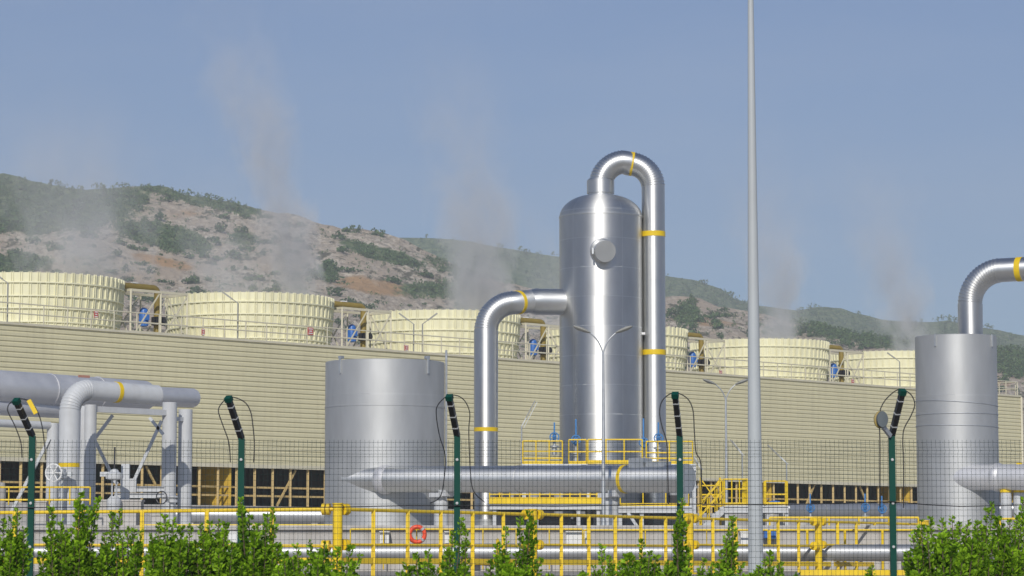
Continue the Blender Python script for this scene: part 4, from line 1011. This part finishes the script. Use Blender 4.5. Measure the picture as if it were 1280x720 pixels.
for dx in (-.07, .07): m.tube((c.x + dx, c.y, c.z - .75), (c.x + dx, c.y, c.z - .15), .03, 8)
m.lathe((c.x, c.y, GR), [(.28, 0), (.28, .1), (.16, .14), (.16, .25), (.24, .27), (.24, c.z - GR - .85), (.12, c.z - GR - .72)], 20); m.build('body', M['white'], root)
c = P(157, 596, 85.5); m = MB(); m.box((c.x, c.y, (GR + Z(580, 85.5)) / 2), (.26, .2, Z(580, 85.5) - GR)); m.box((c.x + .1, c.y, Z(607, 85.5)), (.5, .22, .45)); top(m, 'valve_pedestal', M['white'], (c.x, c.y, GR), 'square pale pedestal beside the big gate valve', 'pedestal', smooth=0)
c = P(202, 622, 83.8); root = thing('handwheel_valve', (c.x, c.y, GR), 'small valve with dark handwheel at the foot of the right rack column', 'valve'); m = MB(); m.ring(c, (-.5, -1, 0), .2, .018, 24, 6); m.bar(c - UP * .2, c + UP * .2, .02); m.bar(c - Vector((.18, 0, 0)), c + Vector((.18, 0, 0)), .02); m.build('handwheel', M['dark'], root)
m = MB(); g = P(215, 624, 84.2); m.tube(c, g, .03, 8); m.lathe(g, [(.05, -.12), (.18, -.1), (.18, -.02), (.12, .0), (.2, .06), (.2, .1), (.06, .12)], 14); m.tube((g.x, g.y, GR), (g.x, g.y, g.z), .08, 12); m.build('body', M['white'], root)
for x0, x1, yt, yb, Y, lab in ((122, 178, 627, 641, 85, 'long pale concrete block under the gate valve'), (122, 140, 641, 666, 84, 'short pale block at the foot of the riser pipe'), (45, 60, 628, 664, 84.3, 'round shouldered pale block behind the leftmost rail'), (158, 172, 641, 664, 84.2, 'pale block below the valve beams'), (191, 206, 645, 664, 84, 'pale block at the foot of the dark handwheel')):
    m = MB(); a = P(x0, yt, Y); b = P(x1, yt, Y); m.box(((a.x + b.x) / 2, Y, (GR + a.z) / 2), (b.x - a.x, .7, a.z - GR)); m.bar((a.x - .03, Y, a.z + .03), (b.x + .03, Y, a.z + .03), .76, .06); top(m, 'equipment_block', M['concrete'], ((a.x + b.x) / 2, Y, GR), lab, 'block', smooth=0)
railing('platform_railing', [P(-40, 631, 82.2), P(112.5, 631, 82.2)], Z(609, 82.2) - Z(631, 82.2), .62, M['yellow'], .03, .024, [1, .28], 'short yellow railing at the left edge in front of the riser pipe')
c = P(-1, 600, 84); m = MB(); m.lathe((c.x, c.y, GR), [(.22, 0), (.22, 1.3), (.19, 1.5), (.0, 1.55)], 20); m.box((c.x - .1, c.y - .2, Z(582, 84)), (.3, .1, .5)); top(m, 'valve_cabinet', M['concrete'], (c.x, c.y, GR), 'pale rounded cabinet cut by the left picture edge', 'cabinet')

# ------------------------------------------------------------------ yellow guard rails
def rail_pt(i): 
    d = 56 * (1 + .1225 * i); x = -.0658 * 56 + (.0746 * 56) * i; return Vector((x, d, 0))
def guard(pa, pb, zt, ztoe, label, n, thick_at_b, thick_at_a=False, fl=True):
    root = thing('guard_rail', (pa.x, pa.y, 1.0), label, 'guard rail', 'yellow guard rails along the trench')
    d = (pb - pa); L = d.length; d.normalize()
    zm = (zt[0] * .2 + ztoe[0] * .0, 0)
    zma, zmb = Z(681, pa.y), Z(682.5, pb.y)
    def at(f, za, zb): p = pa.lerp(pb, f); return Vector((p.x, p.y, za + (zb - za) * f))
    for nm, za, zb, r_ in (('top_rail', zt[0], zt[1], .04), ('mid_rail', zma, zmb, .034)):
        m = MB(); m.tube(at(0, za, zb), at(1, za, zb), r_, 10)
        for f in ((0.0,) if fl else ()) + ((1.0,) if thick_at_b else ()):
            for sg in ((1,) if f == 0 else (-1,)):
                c = at(f, za, zb) + d * .2 * sg; m.tube(c - d * .035, c + d * .035, .125, 14); c = at(f, za, zb) + d * .3 * sg; m.tube(c - d * .035, c + d * .035, .125, 14)
        m.build(nm, M['yellow'], root)
    m = MB(); m.bar(at(0, *ztoe), at(1, *ztoe), .05, .13); m.build('toe_board', M['yellow'], root, 0)
    for i in range(1, n):
        f = i / n; p = at(f, *zt); m = MB(); m.bar((p.x, p.y, 1.0), (p.x, p.y, p.z), .085, .085, up=(0, 1, 0)); m.build('post', M['yellow'], root, 0)
    for f, on in ((0, thick_at_a), (1, thick_at_b)):
        if on:
            p = at(f, *zt); m = MB(); m.tube((p.x, p.y, 1.0), (p.x, p.y, p.z + .1), .105, 16); m.lathe((p.x, p.y, 1.0), [(.2, 0), (.2, .04), (.11, .05)], 12)
            m.tube((p.x, p.y, p.z + .1), (p.x, p.y, p.z + .13), .12, 16); m.build('corner_post', M['yellow'], root)
    return root
ZTs = [Z(636.5, 56), Z(643, 62.9), Z(648, 69.7), Z(652, 76.6), Z(655.5, 83.4), Z(658, 90)]
ZTo = [Z(701, 56), Z(702.5, 62.9), Z(704, 69.7), Z(705, 76.6), Z(706, 83.4), Z(707, 90)]
GL = ['yellow guard rail from the nearest flanged post to the next one by the leaning shoot', 'yellow guard rail section in front of the vessel and street lamp', 'yellow guard rail section passing behind the tall mast', 'yellow guard rail section right of the tall mast', 'yellow guard rail section behind the dense right-hand shrub']
for i in range(4):
    pa, pb = rail_pt(i), rail_pt(i + 1); guard(pa, pb, (ZTs[i], ZTs[i + 1]), (ZTo[i], ZTo[i + 1]), GL[i], 6, i < 4, False)
lx = P(-60, 641.5, 57.5); pa = Vector((lx.x, 57.5, 0)); pb = rail_pt(0)
guard(pa, pb, (Z(641.5, 57.5), ZTs[0]), (Z(701, 57.5), ZTo[0]), 'yellow guard rail behind the shrubs at the left, ending at the nearest flanged post', 6, True, False, False)
# thin rails on the retaining wall
def thin_rail(px0, px1, pyt, Y, label, step=.95, pr=.016, rr=.02, rails=(1, .5), yb=690):
    a, b = P(px0, pyt, Y), P(px1, pyt, Y); zb = Z(yb, Y); a.z = b.z = zb; return railing('hand_rail', [a, b], Z(pyt, Y) - zb, step, M['yellow'], rr, pr, list(rails), label, group='thin yellow rails by the retaining wall')
thin_rail(438, 728, 661.5, 79.2, 'thin pale yellow handrail in front of the wide silencer', .95, .018, .028, (1,), 712)
thin_rail(730, 960, 662.5, 79.0, 'thin yellow handrail between street lamp and tall mast', .95, .018, .028, (1,), 712)
thin_rail(962, 1148, 647, 82, 'upper yellow handrail below the blue valves', .85, .03, .034, (1, .55), 676)
thin_rail(962, 1150, 662.5, 79.1, 'lower yellow handrail along the wall below the blue valves', 1.1, .04, .03, (1,), 712)
thin_rail(1250, 1320, 648.5, 80, 'yellow handrail under the pipe at the right edge', .8, .03, .034, (1, .5), 690)
thin_rail(175, 420, 632.5 + 24, 83, 'thin yellow handrail behind the shrubs left of the wide silencer', 1.6, .03, .03, (1,), 690)
m = MB(); a, b = P(1000, 716.5, 66), P(1300, 717, 66); m.bar(a, b, .12, .17); 
for f in (0.02, .35, .68, .98): c = a.lerp(b, f); m.bar((c.x, c.y, .95), (c.x, c.y, c.z), .09)
top(m, 'barrier_beam', M['yellow'], (a.x, a.y, 1), 'thick low yellow barrier beam at the bottom right', 'barrier', smooth=0)
# lifebuoy, boxes, caps
c = P(521.5, 668, 78.9); root = thing('lifebuoy', c, 'orange red lifebuoy hanging on the thin rail below the wide silencer', 'lifebuoy'); m = MB(); m.ring(c, (0.1, -1, 0), .225, .065, 36, 12); m.build('ring', M['orange'], root, 60)
for k in range(4):
    a_ = PI / 4 + PI / 2 * k; d_ = Vector((math.cos(a_), 0, math.sin(a_))); m = MB(); m.tube(c + d_ * .225 + Vector((-d_.z, 0, d_.x)) * -.035, c + d_ * .225 + Vector((-d_.z, 0, d_.x)) * .035, .07, 12); m.build('reflective_strap', M['clip'], root)
def crate(px0, px1, y0, y1, Y, mat, label, name='cabinet_box', cat='box'):
    a, b = P(px0, y0, Y), P(px1, y1, Y); w_ = b.x - a.x; h = a.z - b.z; root = thing(name, ((a.x + b.x) / 2, Y + .2, b.z), label, cat)
    m = MB(); m.box(((a.x + b.x) / 2, Y + .2, b.z + h * .47), (w_, .4, h * .94)); m.build('body', mat, root, 0)
    m = MB(); m.box(((a.x + b.x) / 2, Y + .2, b.z + h * .97), (w_ + .04, .44, h * .06)); m.build('lid', mat, root, 0)
crate(708, 736, 664, 681, 79.4, M['signwhite'], 'white box against the wall beside the street lamp')
crate(926, 937, 664, 681, 79.4, M['signwhite'], 'small white box just left of the tall mast')
crate(955, 970, 663, 673, 79.4, M['blue'], 'blue box just right of the tall mast')
crate(475, 486, 664, 679, 79.4, M['signwhite'], 'narrow white box left of the lifebuoy')
crate(556, 562, 664, 679, 79.4, M['signwhite'], 'thin white box behind the green post right of the lifebuoy')
crate(286, 297, 664, 678, 79.4, M['signwhite'], 'white box behind the second green post from the left')
for px, lab in ((1258, 'white bollard with yellow top next to the slim silencer'), (1274, 'white bollard with yellow top at the right picture edge')):
    c = P(px, 645, 90); c.z = GR; r_ = .19; root = thing('capped_bollard', c, lab, 'bollard'); h = Z(616, 90) - GR; m = MB(); m.lathe(c, [(r_, 0), (r_, h)], 20); m.build('body', M['white'], root)
    m = MB(); m.lathe(c, [(r_ * 1.08, h + .004), (r_ * 1.08, h + .12), (r_ * .7, h + .16), (0, h + .17)], 20); m.build('cap', M['yellow'], root)
c = P(1290, 637, 96); tpath('service_pipe', [P(1245, 637, 97), P(1330, 636, 97)], .25, M['alu'], 'silver pipe stub behind the capped bollards')

# ------------------------------------------------------------------ mast
MY = 38.0; b = P(944.6, 690, MY); b.z = .3; zt = 10.6
root = thing('tall_mast', b, 'tall tapering pale grey mast rising out of the picture', 'mast'); m = MB()
m.path([b, Vector((b.x, b.y, 2.3)), Vector((b.x, b.y, zt))], [.115, .105, .034], 20); m.build('pole', M['mast'], root)
m = MB(); m.lathe(b, [(.24, -.05), (.24, .03), (.13, .04), (.13, .12)], 16); m.build('base_flange', M['galv'], root)
m = MB(); m.tube((b.x, b.y, zt - .05), (b.x, b.y, zt + .6), .014, 8); m.build('lightning_rod', M['galv'], root)

# ------------------------------------------------------------------ mesh fence
FY = 30.5
FP = [(40.5, 545, 25, 500, 'leaning furthest, at the left edge'), (302, 548, 288, 497, 'second from the left, behind a tall shoot'), (571.5, 545, 562, 495, 'between wide silencer and tall bent pipe'), (849.5, 545, 842, 492, 'at the right end of the fat pipe'), (1114.5, 545, 1124.5, 488, 'leaning right and carrying a lamp')]
ZM = Z(553, FY)
fx = []
for px, pb, hx, hy, lab in FP:
    p = P(px, pb, FY); fx.append(p.x)
    root = thing('fence_post', (p.x, FY, 0), 'dark green fence post with black tilted head, ' + lab, 'fence post', 'green fence posts')
    m = MB(); m.bar((p.x, FY, 0), (p.x, FY, p.z), .072, .06, up=(0, 1, 0)); m.build('upright', M['green_post'], root, 0)
    dx = (hx - px) * FY / F; tip = Vector((p.x + dx, FY - .3, Z(hy, FY - .3)))
    s0 = Vector((p.x, FY, p.z - .002)); dv = (tip - s0)
    m = MB(); m.bar(s0, tip, .062, .055); m.build('tilted_head', M['black'], root, 0)
    m = MB(); m.bar(tip - dv * .09, tip + dv * .012, .078, .07); m.build('cap', M['green_post'], root, 0)
    for f in (.22, .5, .78):
        m = MB(); m.bar(s0 + dv * (f - .01), s0 + dv * (f + .01), .07, .062); m.build('clip', M['clip'], root, 0)
    for k in range(5):
        m = MB(); c = Vector((p.x, FY - .031, ZM - .2 - .5 * k)); m.lathe(c, [(.016, 0), (.016, .012), (0, .016)], 10, Vector((0, -1, 0)).to_track_quat('Z', 'Y').to_matrix()); m.build('bolt', M['clip'], root)
    # black cable loop hanging over the head
    if px < 100: pts = [(px - 13, 572), (px - 14.5, 553), (px - 22, 532), (px - 31, 513), (px - 27, 503), (hx, 498.5), (hx + 14, 503), (hx + 23, 517), (hx + 28, 535), (hx + 31, 560), (hx + 32, 575)]
    elif px < 400: pts = [(px - 14, 578), (px - 16, 553), (px - 24, 530), (px - 29, 513), (px - 23, 502), (hx, 496), (hx + 17, 502), (hx + 25, 514), (hx + 28, 531), (hx + 30, 555), (hx + 29, 578)]
    elif px < 700: pts = [(px - 34, 629), (px - 22, 622), (px - 17, 604), (px - 15, 570), (px - 22, 545), (px - 26, 520), (px - 24, 506), (hx, 494), (hx + 16, 498), (hx + 25, 515), (hx + 24, 540), (hx + 26, 590), (hx + 30, 614), (hx + 44, 628)]
    elif px < 1000: pts = [(px - 14, 630), (px - 15, 580), (px - 16, 553), (px - 22, 533), (px - 25, 515), (px - 21, 500), (hx, 491), (hx + 16, 497), (hx + 24, 512), (hx + 26, 540), (hx + 28, 565), (hx + 34, 580), (hx + 34, 630)]
    else: pts = [(px - 14.5, 635), (px - 14.5, 560), (px - 15, 520), (px - 11, 505), (px - 1, 493), (hx, 487), (hx + 13, 492), (hx + 19, 505), (hx + 14, 520), (hx + 6, 535), (hx + 4, 550), (hx + 5, 580), (hx + 5, 635)]
    ps = [P(x, y, FY - .12) for x, y in pts]
    sm = []
    for i in range(len(ps) - 1):
        p0, p1, p2, p3 = ps[max(0, i - 1)], ps[i], ps[i + 1], ps[min(len(ps) - 1, i + 2)]
        for k in range(5):
            t = k / 5; sm.append(.5 * ((2 * p1) + (p2 - p0) * t + (2 * p0 - 5 * p1 + 4 * p2 - p3) * t * t + (3 * p1 - p0 - 3 * p2 + p3) * t ** 3))
    sm.append(ps[-1]); m = MB(); m.path(sm, .0065, 6)
    top(m, 'cable_loop', M['black'], (p.x, FY - .12, 1.5), 'thin black cable looped over the green post ' + lab, 'cable', 'cable loops on the fence posts')
# cable strung along the fence
ps = []
for px, py in [(-40, 634), (40, 634.5), (160, 633), (302, 634), (420, 634), (510, 632), (571, 632), (700, 633), (849, 630), (960, 631), (1060, 629), (1114, 627), (1160, 631), (1200, 633), (1250, 632), (1320, 630)]: ps.append(P(px, py, FY - .05))
m = MB(); m.path(ps, .0065, 6); top(m, 'fence_cable', M['black'], ps[0], 'thin black cable strung along the mesh fence between the posts', 'cable')
m = MB(); q0, q1 = P(36, 500, FY - .16), P(45, 517, FY - .16); m.bar(q0, q1, .03, .05); top(m, 'cable_tag', M['yellow'], q0, 'small yellow sleeve on the cable loop of the leftmost post', 'tag', smooth=0)
c = P(1103.5, 524, FY - .2); root = thing('fence_lamp', c, 'round grey fence lamp with yellow rim beside the right leaning post', 'lamp'); Mx = Vector((.12, -1, .05)).to_track_quat('Z', 'Y').to_matrix()
m = MB(); m.lathe(c, [(.03, -.12), (.075, -.1), (.085, -.02), (.08, .0), (0, .004)], 24, Mx); o = m.build('body', M['slate'], root); o.scale = (.8, 1, 1.15)
m = MB(); m.lathe(c + Vector((-.025, .05, 0)), [(.04, -.06), (.086, -.05), (.086, -.02), (.04, -.01)], 24, Mx); o = m.build('rim', M['olive'], root); o.scale = (.8, 1, 1.15)
m = MB(); m.bar(c + Vector((0, .05, -.07)), P(1113, 545, FY - .05), .035, .05); m.build('bracket', M['galv'], root, 0)
# mesh panels
step = fx[2] - fx[1]; edges = [fx[0] - step] + fx + [fx[-1] + step]
PN = ['left of the first green post', 'between the first two green posts', 'in front of the wide silencer', 'in front of the tall vessel', 'in front of the mast and blue valves', 'behind the dense right-hand shrub']
for i in range(6):
    x0, x1 = edges[i] + .05, edges[i + 1] - .05; root = thing('mesh_panel', ((x0 + x1) / 2, FY, .05), 'dark green welded wire mesh fence panel ' + PN[i], 'fence panel', 'welded mesh fence panels'); m = MB()
    folds = [(.05, 0), (1.55, 0), (1.59, -.03), (1.63, 0), (ZM - .135, 0), (ZM - .095, -.035), (ZM - .055, 0), (ZM + .03, 0)]
    n = round((x1 - x0) / .051); r_ = .0017
    for k in range(n + 1):
        x = x0 + (x1 - x0) * k / n
        m.path([Vector((x, FY + d, z)) for z, d in folds], r_, 4)
    m.build('upright_wires', M['wire'], root, 60); m = MB(); z = .1; zz = []
    while z < ZM - .16: zz.append((z, 0)); z += .068
    zz += [(ZM - .135, 0), (ZM - .095, -.035), (ZM - .055, 0), (ZM - .0, 0)]
    for z, d in zz: m.path([Vector((x0, FY + d - .006, z)), Vector((x1, FY + d - .006, z))], .0018, 4)
    m.build('level_wires', M['wire'], root, 60)

# ------------------------------------------------------------------ shrubs in front of the fence
def shrub(px, half, tips, label, Y, seed, dense=1.0, body=680):
    """tips: list of (px, py) the shoots reach; the body is filled from half-width and the lowest tip"""
    rnd = random.Random(seed); c = P(px, 700, Y); base = Vector((c.x, Y, 0.02)); hw = half * Y / F
    vs, fs, tone = [], [], []; st = MB()
    shoots = []
    for tx, ty in tips:
        e = P(tx, ty, Y + rnd.uniform(-.15, .15)); shoots.append((e, .7, rnd.uniform(.7, 1.0)))
        shoots.append((e + Vector((rnd.uniform(-.06, .06), rnd.uniform(-.05, .05), -rnd.uniform(.1, .3))), .8, rnd.uniform(.8, 1.1)))
    for _ in range(int(31 * dense * max(.5, hw / .35))):
        a = rnd.uniform(0, 2 * PI); rr = hw * math.sqrt(rnd.random()); c_ = math.cos(a) * rr / hw
        zt = P(px, body + 16 * c_ * c_ + rnd.gauss(0, 5), Y).z
        e = Vector((base.x + rr * math.cos(a) * 1.15 + rnd.gauss(0, .04), Y + rr * math.sin(a) * .8, zt - rnd.random() ** 1.2 * .35)); shoots.append((e, 1.0, rnd.uniform(.75, 1.2)))
    for e, k, sz in shoots:
        b = base + Vector((rnd.uniform(-.3, .3) * hw, rnd.uniform(-.15, .15), 0)); mid = b.lerp(e, .55) + Vector((rnd.uniform(-.03, .03) + (e.x - b.x) * rnd.uniform(-.1, .45), (e.y - b.y) * .25, 0))
        pts = [b * (1 - t) ** 2 + mid * 2 * t * (1 - t) + e * t * t for t in [i / 14 for i in range(15)]]
        st.path(pts[::2], [.011 - .001 * i for i in range(8)], 5)
        L = (e - b).length; n = int(105 * L * dense * k)
        sh = rnd.uniform(-.18, .18)
        for _ in range(n):
            t = 1 - rnd.random() ** 1.25 * .72; i = min(13, int(t * 14)); p = pts[i].lerp(pts[i + 1], t * 14 - i); ax = (pts[i + 1] - pts[i]).normalized()
            az = rnd.uniform(0, 2 * PI); o1 = ax.orthogonal().normalized(); o2 = ax.cross(o1); out = o1 * math.cos(az) + o2 * math.sin(az)
            wr = (.012 + .09 * (1 - t) ** .8) * k
            p = p + out * rnd.uniform(.2, 1) * wr; d = (ax * rnd.uniform(.25, 1.1) + out + Vector((0, 0, .2))).normalized(); s = d.cross(Vector((rnd.gauss(0, 1), rnd.gauss(0, 1), rnd.gauss(0, 1)))).normalized()
            l = rnd.uniform(.036, .068) * sz; w_ = l * rnd.uniform(.3, .42); nb = d.cross(s) * l * .12
            j = len(vs); vs += [p, p + d * l * .5 + s * w_ - nb, p + d * l, p + d * l * .5 - s * w_ - nb, p + d * l * .5 + nb]
            fs += [(j, j + 1, j + 4), (j + 1, j + 2, j + 4), (j + 2, j + 3, j + 4), (j + 3, j, j + 4)]
            tn_ = min(1, max(0, .08 + .5 * rnd.random() ** 1.3 + .5 * max(0, t - .72) / .28 * rnd.random() + sh)); tone += [tn_] * 4  # random leaf tone, paler near tips; spread also paints in lit and shaded contrast
    root = thing('shrub', base, label, 'shrub', 'green shrubs along the fence'); me = bpy.data.meshes.new('foliage'); me.from_pydata([tuple(v - base) for v in vs], [], fs)
    at = me.attributes.new('tone', 'FLOAT', 'FACE'); at.data.foreach_set('value', tone); me.materials.append(M['leaf']); o = bpy.data.objects.new('foliage', me); COL.objects.link(o); o.parent = root
    st.build('stems', M['bark'], root)
SH = [(8, 26, [(4, 650), (14, 648), (22, 638), (-6, 655), (30, 662)], 'shrub cut by the left picture edge before the first post'),
      (86, 32, [(64, 636), (76, 652), (97, 626), (101, 617), (90, 662), (112, 640), (123, 622), (106, 655)], 'tall bright shrub with several upright shoots right of the first post'),
      (144, 30, [(140, 642), (150, 638), (131, 668), (160, 660), (168, 664), (177, 662)], 'shrub with thin twin shoots in front of the gate valve'),
      (208, 32, [(206, 645), (198, 655), (216, 650), (226, 660), (238, 657), (190, 668)], 'dense shrub in front of the right rack column'),
      (268, 32, [(250, 656), (262, 652), (273, 650), (282, 655), (281, 662)], 'bushy shrub just left of the second green post'),
      (318, 32, [(301, 624), (303, 634), (312, 642), (323, 655), (335, 643), (341, 636), (332, 656)], 'shrub whose shoot climbs the second green post'),
      (400, 46, [(370, 682), (388, 678), (405, 680), (422, 686), (438, 684), (356, 692), (450, 694)], 'low wide shrub left of the nearest flanged yellow post'),
      (545, 36, [(520, 693), (535, 690), (558, 686), (566, 665), (577, 650), (580, 680), (508, 706)], 'shrub growing over the foot of the middle green post'),
      (634, 40, [(612, 700), (622, 680), (632, 660), (650, 648), (662, 640), (668, 652), (645, 690), (655, 684), (676, 700)], 'straggly shrub with long leaning shoots over the flanged yellow post'),
      (752, 30, [(728, 714), (752, 682), (762, 696), (742, 708), (776, 704)], 'small low shrub before the street lamp'),
      (800, 32, [(790, 694), (802, 676), (812, 690), (820, 696), (780, 704)], 'rounded low shrub between street lamp and green post'),
      (850, 38, [(852, 624), (850, 640), (855, 655), (846, 672), (862, 694), (880, 700), (836, 704)], 'shrub sending a thick shoot up the fourth green post'),
      (906, 30, [(916, 647), (912, 658), (908, 672), (902, 690), (890, 704), (926, 706)], 'shrub with one tall pale shoot left of the mast'),
      (966, 26, [(962, 690), (956, 700), (974, 703), (948, 708)], 'small shrub at the foot of the tall mast'),
      (1090, 16, [(1090, 706), (1084, 714)], 'tiny sprig showing left of the right leaning post'),
      (1180, 42, [(1152, 650), (1163, 648), (1178, 650), (1190, 646), (1200, 655), (1140, 668), (1210, 652), (1135, 690)], 'largest dense shrub in front of the slim silencer'),
      (1236, 44, [(1222, 652), (1234, 636), (1240, 629), (1252, 655), (1262, 650), (1228, 662), (1272, 645), (1280, 625), (1276, 660)], 'dense shrub at the right picture edge with a high arching shoot')]
BODY = [668, 664, 676, 668, 664, 668, 686, 697, 695, 706, 690, 697, 702, 702, 714, 664, 662]
for i, (px, hw, tips, lab) in enumerate(SH): shrub(px, hw * 1.12, tips, lab, 27.6 + .25 * (i % 3), 300 + i, 1.1, BODY[i] + 6)
